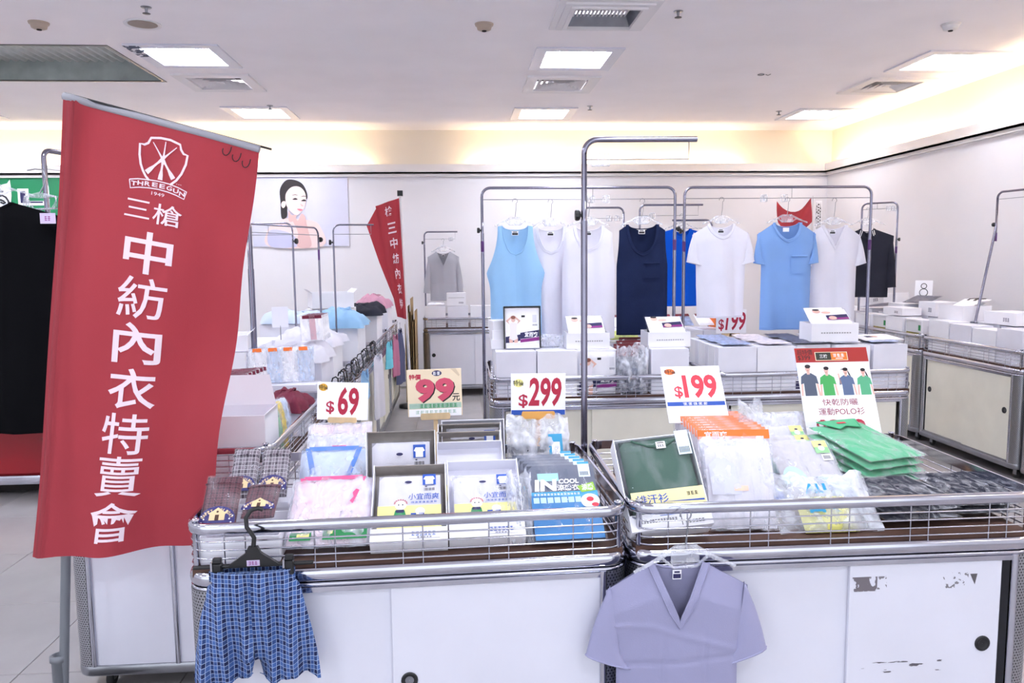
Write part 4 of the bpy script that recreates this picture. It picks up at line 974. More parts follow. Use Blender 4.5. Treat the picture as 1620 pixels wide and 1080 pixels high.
for k, ch in enumerate('中紡內衣特賣會'):
    cx, cy = ((238, 399), (228, 468), (219, 539), (210, 611), (199, 683), (191, 751), (182, 824))[k]; u, v = on_flag(cx, cy-6)
    print_on(S1, cl, 'printed_character', ch, u-.132, v-.0475, u+.132, v+.0475, LETT, .014 if k in (0, 2, 3) else .005)
u0, v0 = on_flag(200, 306); u1, v1 = on_flag(238, 344); print_on(S1, cl, 'printed_character', '三', u0, v0, u1, v1-.004, LETT, .0)
u0, v0 = on_flag(246, 315); u1, v1 = on_flag(290, 356); print_on(S1, cl, 'printed_character', '槍', u0, v0, u1, v1, LETT, .005)
mb = MB(); sh = [zl(*q) for q in ((430, 515), (400, 480), (372, 430), (350, 370), (338, 290), (340, 195), (380, 205), (415, 192), (440, 148), (530, 152), (620, 172), (712, 215), (722, 260), (748, 298), (785, 312), (772, 390), (735, 470), (690, 525), (632, 563))]
path_on(S1, mb, sh, .012, LETT); mb.build('shield_outline', cl)
for (a_, b_) in (((460, 185), (660, 512)), ((577, 185), (535, 515)), ((682, 240), (405, 445))):
    a2, b2 = zl(*a_), zl(*b_); mb = MB(); pts = [(a2[0]+(b2[0]-a2[0])*k/8, a2[1]+(b2[1]-a2[1])*k/8) for k in range(9)]
    path_on(S1, mb, pts, [.004, .006, .007, .011, .018, .011, .012, .022, .026], LETT, .0035); mb.build('crossed_rifle', cl)
top = [zl(*q) for q in ((252, 502), (330, 500), (420, 510), (520, 527), (620, 553), (710, 588), (788, 628))]; bot = [zl(*q) for q in ((262, 577), (340, 574), (430, 582), (520, 597), (610, 622), (690, 652), (765, 690))]
mb = MB(); path_on(S1, mb, top+bot[::-1]+top[:1], .006, LETT); mb.build('ribbon_outline', cl)
for k, ch in enumerate('THREEGUN'):
    f = (k+.62)/8.15*6; i = min(5, int(f)); g = f-i; P_ = lambda L_: (L_[i][0]*(1-g)+L_[i+1][0]*g, L_[i][1]*(1-g)+L_[i+1][1]*g)
    (a_, q0), (b_, q1) = P_(top), P_(bot); c_ = (a_+b_)/2; hh = q1-q0
    print_on(S1, cl, 'printed_letter', ch, c_-.0155, q0+hh*.22, c_+.0155, q1-hh*.22, LETT, .03)
u0, v0 = zl(460, 612); u1, v1 = zl(580, 668); print_on(S1, cl, 'printed_year', '1949', u0, v0, u1, v1, LETT, .0); u0, v0 = zl(685, 552); u1, v1 = zl(735, 585); print_on(S1, cl, 'printed_letter', 'TM', u0, v0, u1, v1-.004, LETT, .0)
mb = MB(); mb.grid(lambda u, v: S1(.088*u-.003, 1-v, -.006+.008*math.sin(u*PI)), 6, 40, RFLAG2); mb.build('pole_sleeve', cl)
mb = MB(); mb.tube([S1(s/20, 0, -.004) for s in range(-0, 21)], .013, mat('rod_sleeve', (150, 150, 158), .5), 8, flat=.7); mb.build('rod_sleeve', t)
e0, e1 = Vector(S1(0, 0)), Vector(S1(1, 0)); MB().tube([e0+Vector((-.0, .012, .012)), e0*(-.06)+e1*1.06+Vector((0, .012, .012))], .004, BLACK, 6).build('top_rod', t)
mb = MB()
for k in range(3): mb.tube([S1(.84+.05*k+.02*math.cos(a), .012+.02*k*.4+.02*math.sin(a)*.8+a*.004, .004) for a in [j*.5 for j in range(8)]], .0016, BLACK, 5)
mb.build('loose_thread', t)
POLEG = mat('grey_painted_pole', (120, 124, 130), .45, .3)
pt = Vector((cs[0][0]-pb.x+.012, 0, cs[0][1]))
MB().tube([(0, 0, .03), (pt.x, .012, pt.z+.004)], .0165, POLEG, 14).build('pole', t)
MB().lathe([(.024, .03), (.024, .26), (.029, .265), (.029, .285), (.019, .288), (.018, .26)], POLEG, 16).build('pole_socket', t)
MB().lathe([(.001, 0), (.15, 0), (.155, .012), (.13, .03), (.03, .045), (.026, .06)], DSTEEL, 28).build('foot', t)
# second banner by the back wall, folded
YB2 = 8.9
cs2 = [PY(*q, YB2) for q in ((594, 326), (631, 313), (643, 505), (629, 500))]; cs2 = [(c.x, c.z) for c in cs2]
t, S2, cl = banner('banner', 'folded red banner with white characters hanging near the back wall', cs2, YB2, PY(648, 560, YB2).x, None, lambda s, q: .02*math.sin(s*9+q*4)-.04*(1-s)*q, nu=10, nv=20)
mb = MB(); a, b2, c, d = [PY(*q, YB2+.04) for q in ((592, 330), (580, 357), (600, 415), (634, 500))]; o0 = Vector((t.location.x, t.location.y, 0))
e = PY(597, 326, YB2+.02); f = PY(622, 440, YB2+.02)
mb.add([tuple(v-o0) for v in (e, b2, c, d, f)], [(0, 1, 2, 4), (2, 3, 4)], RFLAG); mb.build('folded_edge', cl)
for k, ch in enumerate('三中紡內衣特'): print_on(S2, cl, 'printed_character', ch, .38+.02*k, .18+.13*k, .78, .18+.13*k+.09, LETT, .02, .02)
print_on(S2, cl, 'printed_emblem', '槍', .36, .04, .68, .12, LETT, .01, .02)
q = PY(633, 310, YB2+.03); MB().tube([(0, 0, .03), (q.x-t.location.x, 0, q.z)], .018, FRAMEM, 10).build('pole', t)
MB().box(q.x-t.location.x-.03, -.03, q.z, q.x-t.location.x+.03, .03, q.z+.06, BLACK).build('pole_cap', t)
MB().lathe([(.001, 0), (.14, 0), (.14, .03), (.02, .05)], DSTEEL, 20).build('foot', t)
# third red banner, draped far right
YB3 = 9.6
cs3 = [PY(*q, YB3) for q in ((1229, 318), (1285, 312), (1283, 350), (1232, 352))]; cs3 = [(c.x, c.z) for c in cs3]
q = PY(1288, 320, YB3)
t, S3, cl = banner('banner', 'plain red banner draped in the far corner above the blue tee', cs3, YB3, q.x, None, lambda s, v: .03*math.sin(s*8+v*3), nu=10, nv=8)
Sx = cl.data
for v in Sx.vertices:
    s = (v.co.x-(cs3[0][0]-q.x))/(cs3[1][0]-cs3[0][0]); v.co.z -= .16*math.sin(max(0, min(1, s))*PI)*(1 if v.co.z > cs3[3][1] else .3)
MB().tube([(0, 0, .03), (0, 0, cs3[1][1]+.02)], .018, FRAMEM, 10).build('pole', t); MB().lathe([(.001, 0), (.14, 0), (.14, .03), (.02, .05)], DSTEEL, 20).build('foot', t)
mb = MB(); put_text(mb, '特賣會', .03, cs3[1][1]-.40, .10, cs3[1][1]-.06, -.02, DSTEEL); mb.box(.025, -.018, cs3[1][1]-.42, .11, -.015, cs3[1][1]-.04, WHITE); mb.build('hanging_leaflet', t)

# ------------------------------------------------------------------ wall posters
Yw = YB-.012
a = PY(396, 277, Yw); b2 = PY(553, 389, Yw); W = b2.x-a.x; H = a.z-b2.z
t = thing('wall_poster', 'pale lilac poster of a dark haired woman resting chin on hand', 'poster', (a.x+W/2, Yw, b2.z))
PB = mat('poster_sheet', (214, 214, 232), .45, var=.05, vscale=3, bump=.3, bscale=4)
mb = MB(); mb.grid(lambda u, v: (-W/2+W*u, -.004*math.sin(u*9+v*5)-.004, H*v), 14, 10, PB); mb.build('sheet', t)
y1, y2, y3, y4 = -.012, -.014, -.016, -.018
def blob(pts, y, m, nm, par):
    mb = MB(); mb.poly([(-W/2+u*W, y, v*H) for u, v in pts], m); return mb.build(nm, par)
def smooth(pts, k=5):
    n = len(pts); out = []
    for i in range(n):
        p0, p1, p2, p3 = pts[i-1], pts[i], pts[(i+1) % n], pts[(i+2) % n]
        for j in range(k):
            x = j/k; out.append(tuple(.5*(2*p1[c]+(p2[c]-p0[c])*x+(2*p0[c]-5*p1[c]+4*p2[c]-p3[c])*x*x+(3*p1[c]-p0[c]-3*p2[c]+p3[c])*x**3) for c in (0, 1)))
    return out
SKINP = mat('poster_skin', (240, 214, 210), .6); SKIND = mat('poster_skin_tone', (220, 182, 178), .6); LIPS = mat('poster_lips', (214, 120, 140), .6)
TOPM = mat('poster_top', (196, 196, 224), .6)
blob(smooth([(.17, .0), (.15, .22), (.24, .34), (.36, .40), (.50, .38), (.62, .36), (.70, .28), (.72, .0)]), y1, SKINP, 'printed_shoulder', t)
blob(smooth([(.18, .0), (.16, .20), (.25, .24), (.42, .16), (.45, .0)]), y2, TOPM, 'printed_top', t)
blob(smooth([(.305, .40), (.30, .62), (.30, .80), (.36, .92), (.44, .935), (.53, .88), (.575, .76), (.57, .66), (.50, .75), (.40, .70), (.37, .55), (.36, .42)]), y2, HAIR, 'printed_hair', t)
blob(smooth([(.355, .62), (.36, .74), (.42, .83), (.50, .835), (.555, .76), (.565, .64), (.545, .54), (.50, .47), (.46, .44), (.41, .48), (.37, .55)]), y3, SKINP, 'printed_face', t)
blob(smooth([(.32, .63), (.305, .58), (.325, .54), (.35, .57), (.352, .63)]), y3, SKINP, 'printed_ear', t)
blob(smooth([(.38, .50), (.41, .44), (.46, .44), (.43, .36), (.38, .36)]), y3, SKIND, 'printed_neck', t)
for c in ((.455, .665), (.545, .645)):
    blob(smooth([(c[0]-.03, c[1]-.005), (c[0], c[1]+.015), (c[0]+.025, c[1]-.004), (c[0], c[1]-.012)]), y4, HAIR, 'printed_eye', t)
    blob(smooth([(c[0]-.035, c[1]+.05), (c[0], c[1]+.065), (c[0]+.03, c[1]+.05), (c[0], c[1]+.056)]), y4, HAIR, 'printed_brow', t)
blob(smooth([(.505, .60), (.515, .565), (.535, .565), (.53, .58)]), y4, SKIND, 'printed_nose', t)
blob(smooth([(.47, .525), (.50, .528), (.53, .515), (.50, .50)]), y4, LIPS, 'printed_lip', t)
blob(smooth([(.405, .41), (.435, .44), (.47, .36), (.50, .44), (.52, .46), (.55, .42), (.56, .33), (.58, .2), (.60, .0), (.46, .0), (.47, .18), (.44, .30)]), y4, SKIND, 'printed_hand', t)
GB = mat('green_banner_print', (16, 132, 84), .5, var=.15, vscale=1.2)
a = PY(-60, 274, Yw); b2 = PY(150, 372, Yw); W = b2.x-a.x; H = a.z-b2.z
t = thing('wall_banner', 'green wall banner with a white animal head emblem and serif letters', 'banner', (a.x, Yw, b2.z))
mb = MB(); mb.grid(lambda u, v: (W*u, -.004-.003*math.sin(u*12), H*v), 16, 4, GB); mb.build('sheet', t)
def onW(px, py): p_ = PY(px, py, Yw); return (p_.x-a.x, p_.z-b2.z)
hd = [(-8, 300), (4, 292), (12, 290), (16, 284), (18, 296), (19, 310), (18, 322), (12, 327), (4, 328), (-8, 330)]
mb = MB(); mb.poly([(*[onW(x_, y_)[0]], -.010, onW(x_, y_)[1]) for x_, y_ in hd], mat('emblem_white', (224, 226, 234), .6)); mb.build('emblem_head', t)
mb = MB()
for pts in ([(-2, 311), (4, 309), (10, 312), (14, 318), (15, 326)], [(-4, 303), (0, 302), (6, 303)], [(2, 320), (6, 322), (10, 320)], [(-4, 318), (2, 316), (8, 319)]):
    mb.tube([(onW(*q)[0], -.012, onW(*q)[1]) for q in pts], .012, BLACKI, 5)
mb.build('emblem_line', t)
q0, q1 = onW(30, 325), onW(150, 298); mb = MB()
put_text(mb, 'L', q0[0], q0[1], onW(48, 0)[0], q1[1], -.010, WHITE, .06); put_text(mb, 'L', q0[0]+.03, q0[1]+.03, onW(45, 0)[0], q1[1]-.03, -.012, NAVYI, .0); mb.build('serif_letter', t)
# ------------------------------------------------------------------ merchandise builders
def place(px, y, z):
    p = PY(px, 800, y)
    for _ in range(3): p = PY(px, proj((p.x, y, z))[1], y)
    return (p.x, y, z)
def puffy(mb, w, h, t, m, wr=.0, seed=0, nu=12, nv=14, pw=8., z0=0., yo=0.):
    """soft slab standing on z=z0, front towards -y"""
    r = random.Random(seed); a, b2, c = r.random()*6, r.random()*6, r.random()*6
    for side in (-1, 1):
        def fn(u, v):
            x = -w/2+w*u; z = z0+h*v; e = (1-abs(2*u-1)**pw)**.5*(1-abs(2*v-1)**pw)**.5
            n = wr*(math.sin(17*u+9*v+a)+.7*math.sin(31*u-13*v+b2)+.6*math.sin(11*u+37*v+c))
            return (x+.3*n*(1 if 0 < u < 1 else .5), yo+side*t/2*e+n*(.6+.4*e), z+.25*n)
        mb.grid(fn, nu, nv, m)
    return mb
def soft_bag(mb, w, h, t, m, wr=.008, seed=0, nu=18, nv=20, top=.18):
    """plastic bag: soft body, gathered ragged mouth at the top"""
    r = random.Random(seed); ph = [r.random()*6 for _ in range(5)]
    for side in (-1, 1):
        def fn(u, v):
            k = max(0, (v-(1-top))/top); e = (1-abs(2*u-1)**3)**.5*(1-abs(2*min(v, .8)/.8-1)**4)**.5 if v < .8 else (1-abs(2*u-1)**3)**.5*(1-k)*.8
            n = wr*(math.sin(19*u+7*v+ph[0])+math.sin(33*u-17*v+ph[1])*.8+math.sin(13*u+41*v+ph[2])*.7+math.sin(51*u+29*v+ph[3])*.5)
            zz = h*v+k*(.012*math.sin(9*u+ph[4])+.007*math.sin(31*u+ph[0])+.003*math.sin(71*u))
            return (-w/2+w*u+.4*n, side*t/2*e+n+side*.004, zz+.4*n)
        mb.grid(fn, nu, nv, m)
    return mb
def pack(label, base, w, h, t, m, cat='packet', name='shirt_packet', tilt=0., rz=0., group=None, prints=None, shell=FILM, wr=.0015, seed=0, roll=0., collar=None, parts=True):
    """folded garment in a clear sleeve, standing on its lower edge and leaning back by tilt"""
    base = Vector(base)+Vector((0, 0, (t*1.1+.003)*.5*math.sin(tilt)))
    o = thing(name, label, cat, base, rz, group, tilt, roll=roll)
    puffy(MB(), w*.94, h*.95, t, m, wr, seed, z0=h*.02).build('folded_garment', o)
    if shell is not None and parts: puffy(MB(), w, h, t*1.1+.003, shell, wr*1.2+.0004, seed+9, 14, 16).build('plastic_sleeve', o)
    if prints: prints(o, w, h, -t*.5-.0035)
    return o
def carton_mesh(w, d, h, m):
    mb = MB(); mb.box(-w/2, -d/2, 0, w/2, d/2, h, m, .0015); me = mb.mesh('body')
    mb = MB(); mb.box(-w/2+.002, -d/2+.002, h, w/2-.002, d/2-.001, h+.002, m); mb.box(-w/2+.004, -d/2-.0008, h-.016, w/2-.004, -d/2, h+.0015, m)
    return me, mb.mesh('top_flap')
_CM = {}
def carton(label, loc, w, d, h, rz=0., group=None, m=None, cat='carton', name='cardboard_carton', tilt=0., roll=0.):
    m = m or CARD; key = (round(w, 3), round(d, 3), round(h, 3), m.name)
    if key not in _CM: _CM[key] = carton_mesh(w, d, h, m)
    o = thing(name, label, cat, loc, rz, group, tilt, roll=roll)
    link('body', _CM[key][0], o); link('top_flap', _CM[key][1], o); return o
def tray_mb(mb, w, h, d, m, mi=None, t=.003):
    """shallow tray standing on its lower rim; opening towards -y, back wall at y=0"""
    mi = mi or m
    mb.box(-w/2, 0, 0, w/2, t, h, mi)
    mb.box(-w/2, -d, 0, -w/2+t, 0, h, m); mb.box(w/2-t, -d, 0, w/2, 0, h, m); mb.box(-w/2+t, -d, 0, w/2-t, 0, t, m); mb.box(-w/2+t, -d*.9, h-t, w/2-t, 0, h, mi)
    return mb
def open_carton(label, loc, w, d, h, rz=0., m=None, mi=None, group=None, flaps=True, name='open_carton', cat='open box'):
    m = m or CARD; mi = mi or CARD2; t = .004; o = thing(name, label, cat, loc, rz, group)
    mb = MB(); mb.box(-w/2, -d/2, 0, w/2, d/2, t, mi)
    mb.box(-w/2, -d/2, t, w/2, -d/2+t, h, m, .001); mb.box(-w/2, d/2-t, t, w/2, d/2, h, m, .001); mb.box(-w/2, -d/2+t, t, -w/2+t, d/2-t, h, m); mb.box(w/2-t, -d/2+t, t, w/2, d/2-t, h, m); mb.build('body', o)
    if flaps:
        for s in (-1, 1): MB().poly([(s*w/2, -d/2+.004, h), (s*w/2, d/2-.004, h), (s*(w/2+.035), d/2-.012, h+.03), (s*(w/2+.035), -d/2+.012, h+.03)], m).build('flap', o)
    return o
def heap(label, loc, w, d, h, m, cat='clothing', name='heaped_shirt', seed=0, rz=0., group=None):
    o = thing(name, label, cat, loc, rz, group); r = random.Random(seed); P = [r.random()*6 for _ in range(6)]
    def fn(u, v):
        a, b2 = 2*u-1, 2*v-1; e = max(0, 1-abs(a)**4)**.5*max(0, 1-abs(b2)**4)**.5
        n = math.sin(3*a+2*b2+P[0])*.14+math.sin(7*a-5*b2+P[1])*.08+math.sin(14*a+9*b2+P[2])*.05+math.sin(22*a+P[3]-6*b2)*.03
        return (a*w/2*(1+.08*math.sin(6*b2+P[4])), b2*d/2*(1+.08*math.sin(6*a+P[5])), max(.001, h*e*(.8+n)))
    mb = MB(); mb.grid(fn, 26, 26, m); mb.build('fabric', o)
    mb = MB(); mb.tube([(math.cos(k*PI/7)*w*.16+.02, math.sin(k*PI/7)*d*.13, fn(.5+math.cos(k*PI/7)*.16, .5+math.sin(k*PI/7)*.13)[2]+.003) for k in range(14)], .005, m, 5, True); mb.build('neckband', o)
    return o
B0 = ZT+.004      # goods stand on the basket board
# ================================================================== front left cart
GREYPLAID = plaid('grey_plaid', (128, 118, 128), (64, 54, 66), (226, 222, 226), 50., 36., .05); MARPLAID = plaid('maroon_plaid', (92, 52, 62), (56, 30, 42), (120, 74, 84), 60., 60.)
NAVYL = mat('navy_label', (52, 48, 112), .55); HOUSE = mat('house_print', (236, 208, 160), .6)
def sock_prints(o, w, h, y):
    mb = MB(); pts = [(-w*.47, y, .02), (w*.47, y, .02)]+[(w*.47*math.cos(k*PI/12), y, h*.18+h*.22*math.sin(k*PI/12)) for k in range(13)]
    mb.poly(pts, NAVYL); lb = mb.build('cardboard_label', o)
    mb = MB()
    for k, ch in enumerate('HAPPY HOLIDAY'):
        if ch == ' ': continue
        a = PI*(.92-.84*k/12); cx, cz = w*.38*math.cos(a), h*.17+h*.165*math.sin(a); vs, fs, W_, H_ = text_mesh(ch, .03); s = w*.058
        ca, sa = math.cos(a-PI/2), math.sin(a-PI/2)
        mb.add([(cx+((u-.5)*s*ca-(v-.5)*s*1.5*sa), y-.0008, cz+((u-.5)*s*sa+(v-.5)*s*1.5*ca)) for u, v in vs], fs, HOUSE)
    mb.build('arched_lettering', lb)
    mb = MB(); z = .03; s = w*.2
    mb.poly([(-s, y-.001, z), (s, y-.001, z), (s, y-.001, z+s*.9), (s*1.25, y-.001, z+s*1.0), (s*.6, y-.001, z+s*1.4), (0, y-.001, z+s*1.9), (-s*.6, y-.001, z+s*1.4), (-s*1.25, y-.001, z+s*1.0), (-s, y-.001, z+s*.9)], HOUSE)
    rect(mb, -s*.25, z, s*.25, z+s*.8, y-.0016, BROWN); disc(mb, 0, z+s*1.25, s*.16, s*.16, y-.0016, BROWN, 10); mb.build('house_emblem', lb)
    mb = MB()
    for (a, b2) in ((-.38, .04), (.38, .04), (-.33, .10), (.33, .10), (-.40, .15), (.40, .15)): disc(mb, a*w, b2*h+.015, .0028, .0028, y-.001, WHITE, 5)
    mb.build('printed_star', lb)
def socks(label, px, y, z, pyt, m, w=.108, h=.21, tilt=None, rz=RZ1):
    b_ = place(px, y, z); tl = lean(b_, pyt, h) if tilt is None else tilt
    o = pack(label, b_, w, h, .03, m, 'socks', 'sock_packet', tl, rz, 'plaid sock packets', sock_prints, FILMC, .0006, int(px))
    MB().tube([(-w*.47, -.012, h*.80), (0, -.019, h*.80), (w*.47, -.012, h*.80)], .003, m, 5).build('cuff', o)
a0, a1 = place(312, 2.12, B0), place(440, 2.12, B0)
open_carton('low white open tray under the sock packets', ((a0[0]+a1[0])/2, 2.235, B0), a1[0]-a0[0], .22, .075, RZ1, flaps=False, name='open_tray')
socks('maroon plaid sock packet standing at the cart corner by the banner', 342, 2.185, B0+.055, 758, MARPLAID, .108, .19)
carton('low white carton under the two grey sock packets', (place(408, 2.45, B0)[0], 2.47, B0), .22, .16, .085, RZ1, None, CARD2)
socks('grey plaid sock packet behind the maroon sock packet', 382, 2.385, B0+.09, 714, GREYPLAID, .088, .185)
socks('grey plaid sock packet beside the blue trimmed pyjama bag', 430, 2.385, B0+.09, 713, GREYPLAID, .094, .185)
socks('maroon plaid sock packet lying in front of the grey ones', 407, 2.20, B0+.085, 790, MARPLAID, .10, .15, 1.15)
def pj_prints(trim, green):
    def f(o, w, h, y):
        mb = MB(); y += .002
        mb.poly([(-w*.40, y, h*.93), (-w*.33, y, h*.93), (-w*.22, y, h*.55), (-w*.30, y, h*.55)], trim); mb.poly([(w*.40, y, h*.93), (w*.33, y, h*.93), (w*.18, y, h*.50), (w*.25, y, h*.50)], trim)
        mb.poly([(-w*.36, y-.0004, h*.95), (w*.36, y-.0004, h*.95), (w*.30, y-.0004, h*.89), (-w*.30, y-.0004, h*.89)], trim); mb.build('coloured_trim', o)
        if green:
            mb = MB(); rect(mb, -w*.42, h*.03, -w*.18, h*.14, y, GREENI); rect(mb, -w*.05, h*.03, w*.45, h*.16, y, GREENI); rect(mb, -w*.34, h*.07, -w*.20, h*.12, y-.0004, YEL); rect(mb, .0, h*.11, w*.06, h*.15, y-.0004, YEL); mb.build('green_print', o)
            mb = MB(); disc(mb, w*.05, h*.27, w*.15, h*.06, y, mat('lilac_print', (190, 186, 220), .7)); disc(mb, w*.32, h*.28, w*.12, h*.05, y, YEL); scribble(mb, w*.12, h*.36, w*.28, h*.42, y, NAVYI, 3); mb.build('toy_print', o)
        else:
            mb = MB(); disc(mb, -w*.2, h*.28, w*.16, h*.2, y, WCLOTH); disc(mb, -w*.2, h*.30, .012, .008, y-.0006, BLUE, 10); disc(mb, w*.2, h*.2, w*.12, h*.12, y, WCLOTH); mb.build('toy_print', o)
    return f
BLTRIM = mat('blue_trim', (96, 138, 212), .9); PALEB = cloth('pale_blue_cotton', (204, 218, 240)); PALEP = cloth('pale_pink_cotton', (244, 222, 232))
b_ = place(518, 2.155, B0); pack('pink trimmed pyjama set in a loose clear bag with green print', b_, .25, .26, .05, PALEP, 'pyjama packet', 'pyjama_packet', lean(b_, 768, .26), RZ1, 'pyjama packets', pj_prints(PINKD, True), FILM2, .003, 4)
b_ = place(522, 2.42, B0); pack('blue trimmed pyjama set in a clear bag beside the sock packets', b_, .235, .27, .05, PALEB, 'pyjama packet', 'pyjama_packet', lean(b_, 717, .27), RZ1, 'pyjama packets', pj_prints(BLTRIM, False), FILM, .003, 5)
for k, (px, y, pyt, lab) in enumerate(((532, 2.58, 694, 'white pyjama set in a crinkled clear bag behind the blue trimmed one'), (534, 2.70, 676, 'white and pink pyjama set in a clear bag below the 69 dollar card'))):
    b_ = place(px, y, B0+.01); pack(lab, b_, .235, .27, .05, PALEP if k else WCLOTH, 'pyjama packet', 'pyjama_packet', lean(b_, pyt, .27), RZ1, 'pyjama packets', (lambda o, w, h, y_: (lambda mb: (rect(mb, -w*.1, h*.7, w*.2, h*.74, y_, PINKD), mb.build('pink_print', o)))(MB())), FILM2, .004, 14+k)
b_ = place(632, 2.78, B0); o = thing('plastic_bag', 'milky plastic bag lying behind the back carton of childrens undershirts', 'plastic bag', b_, RZ1); soft_bag(MB(), .24, .17, .08, FILM2, .006, 3).build('bag_film', o); puffy(MB(), .20, .12, .05, WCLOTH, .003, 3).build('folded_garment', o)
# cartons with childrens undershirts
def xiao_prints(full=True):
    def f(o, w, h, y):
        mb = MB(); rect(mb, w*.20, h*.74, w*.40, h*.93, y, BLUE); 
        mb.poly([(w*.24, y-.0006, h*.75), (w*.36, y-.0006, h*.75), (w*.36, y-.0006, h*.83), (w*.39, y-.0006, h*.84), (w*.36, y-.0006, h*.89), (w*.24, y-.0006, h*.89), (w*.21, y-.0006, h*.84), (w*.24, y-.0006, h*.83)], WHITE); lb = mb.build('picture_sticker', o)
        mb = MB()
        for k in range(9): rect(mb, w*(.22+.018*k), h*.64, w*(.22+.018*k+(.010 if k % 3 else .005)), h*.69, y, BLACKI)
        disc(mb, w*.25, h*.712, w*.018, h*.010, y, NAVYI, 10); mb.build('barcode', lb)
        mb = MB(); disc(mb, -.02*w, h*.80, w*.055, h*.022, y, NAVYI); mb.build('oval_mark', o)
        mb = MB(); put_text(mb, '小宜而爽', -w*.02, h*.49, w*.44, h*.60, y, BLUE, .006, .06); scribble(mb, .02*w, h*.435, w*.42, h*.465, y, BLUE, 7); mb.build('brand_lettering', o)
        if full:
            mb = MB(); rect(mb, -w*.47, h*.03, w*.47, h*.40, y+.0004, YEL); mb.build('yellow_band', o)
            mb = MB(); disc(mb, -w*.13, h*.405, w*.085, h*.075, y, WHITE); 
            for k in range(9): a = PI*k/8; disc(mb, -w*.13+w*.09*math.cos(a), h*.435+h*.06*math.sin(a), w*.016, h*.013, y-.0004, mat('curl_print', (196, 128, 132), .6), 6)
            disc(mb, -w*.16, h*.41, .0022, .0028, y-.0006, BLACKI, 6); disc(mb, -w*.10, h*.41, .0022, .0028, y-.0006, BLACKI, 6)
            mb.poly([(-w*.24, y-.0004, h*.19), (-w*.04, y-.0004, h*.19), (-w*.07, y-.0004, h*.32), (-w*.21, y-.0004, h*.32)], GREENI); rect(mb, -w*.20, h*.28, -w*.08, h*.33, y-.0006, NAVYI)
            disc(mb, w*.16, h*.30, w*.07, h*.06, y, WHITE); disc(mb, w*.30, h*.27, w*.06, h*.05, y, YEL); rect(mb, w*.02, h*.20, w*.10, h*.27, y, BLUE); rect(mb, w*.14, h*.20, w*.22, h*.27, y, BLUE); mb.build('cartoon_child_print', o)
    return f
def tray_with_pack(label, plabel, px, y, pyt, pypack, w=.222, h=.285, d=.05, mi=None, full=True, film_over=False, grp='cartons of childrens undershirts', seed=0, front_lip=True):
    b_ = place(px, y, B0); tl = lean(b_, pyt, h)
    o = thing('open_tray_carton', label, 'carton', b_, RZ1, grp, tl)
    tray_mb(MB(), w, h, d, CARD, mi or GREYCARD).build('tray', o)
    if front_lip:
        mb = MB(); mb.box(-w/2, -d-.003, 0, w/2, -d, h*.16, CARD); lp = mb.build('front_lip', o)
        mb = MB(); scribble(mb, w*.03, h*.06, w*.35, h*.11, -d-.0036, BLUE, 6, seed); rect(mb, w*.0, h*.025, w*.40, h*.028, -d-.0036, BLACKI); scribble(mb, w*.1, h*.035, w*.3, h*.05, -d-.0036, NAVYI, 5, seed); mb.build('size_print', lp)
    # the packet stands in the tray
    tv = Vector((0, math.sin(tl), math.cos(tl))); fwd = Vector((0, -math.cos(tl), math.sin(tl)))
    base = Vector(b_)+tv*.03+fwd*(d*.5)
    ph = h*.9
    for k in range(40):
        if proj(base+tv*ph)[1] >= pypack: break
        ph -= .005
    ph = max(ph, .10)
    pk = pack(plabel, base, w-.024, ph, d*.55, WCLOTH, 'undershirt packet', 'undershirt_packet', tl, RZ1, 'childrens undershirt packets', xiao_prints(full), FILMC if not film_over else FILM, .0008, seed)
    return o
tray_with_pack('white carton tray at the cart front left of the crinkled one', 'white childrens undershirt packet in the front carton, blue lettering fully seen', 648, 2.165, 749, 755, seed=1)
tray_with_pack('white carton tray with brown inside standing behind the front one', 'white childrens undershirt packet low in the brown lined back carton', 637, 2.45, 676, 697, seed=2)
tray_with_pack('white carton tray at the cart front beside the cooling shirts', 'white childrens undershirt packet under crinkled film beside the cooling shirts', 771, 2.185, 742, 757, seed=3, mi=CARD2, film_over=True)
for k, (y, pyt, pp, px, mi) in enumerate(((2.42, 709, 733, 748, CARD2), (2.52, 690, 740, 746, GREYCARD), (2.60, 674, 740, 746, GREYCARD), (2.68, 657, 675, 750, CARD2))):
    tray_with_pack('grey board carton tray standing in file behind the crinkled packet, number %s from the front' % ('one', 'two', 'three', 'four')[k], 'white childrens undershirt packet sunk in the %s tray of the file' % ('first', 'second', 'third', 'fourth')[k], px, y, pyt, pp, seed=5+k, mi=mi, h=.27 if k else .27)
b_ = place(826, 2.19, B0); o = thing('plastic_bag', 'crumpled clear bag bunched between carton and cooling shirts', 'plastic bag', b_, RZ1, tilt=.5); soft_bag(MB(), .075, .21, .05, FILM2, .006, 8).build('bag_film', o); MB().tube([(-.04, 0, .19), (0, -.01, .2), (.04, 0, .19)], .003, FILM2, 5).build('bag_seam', o)
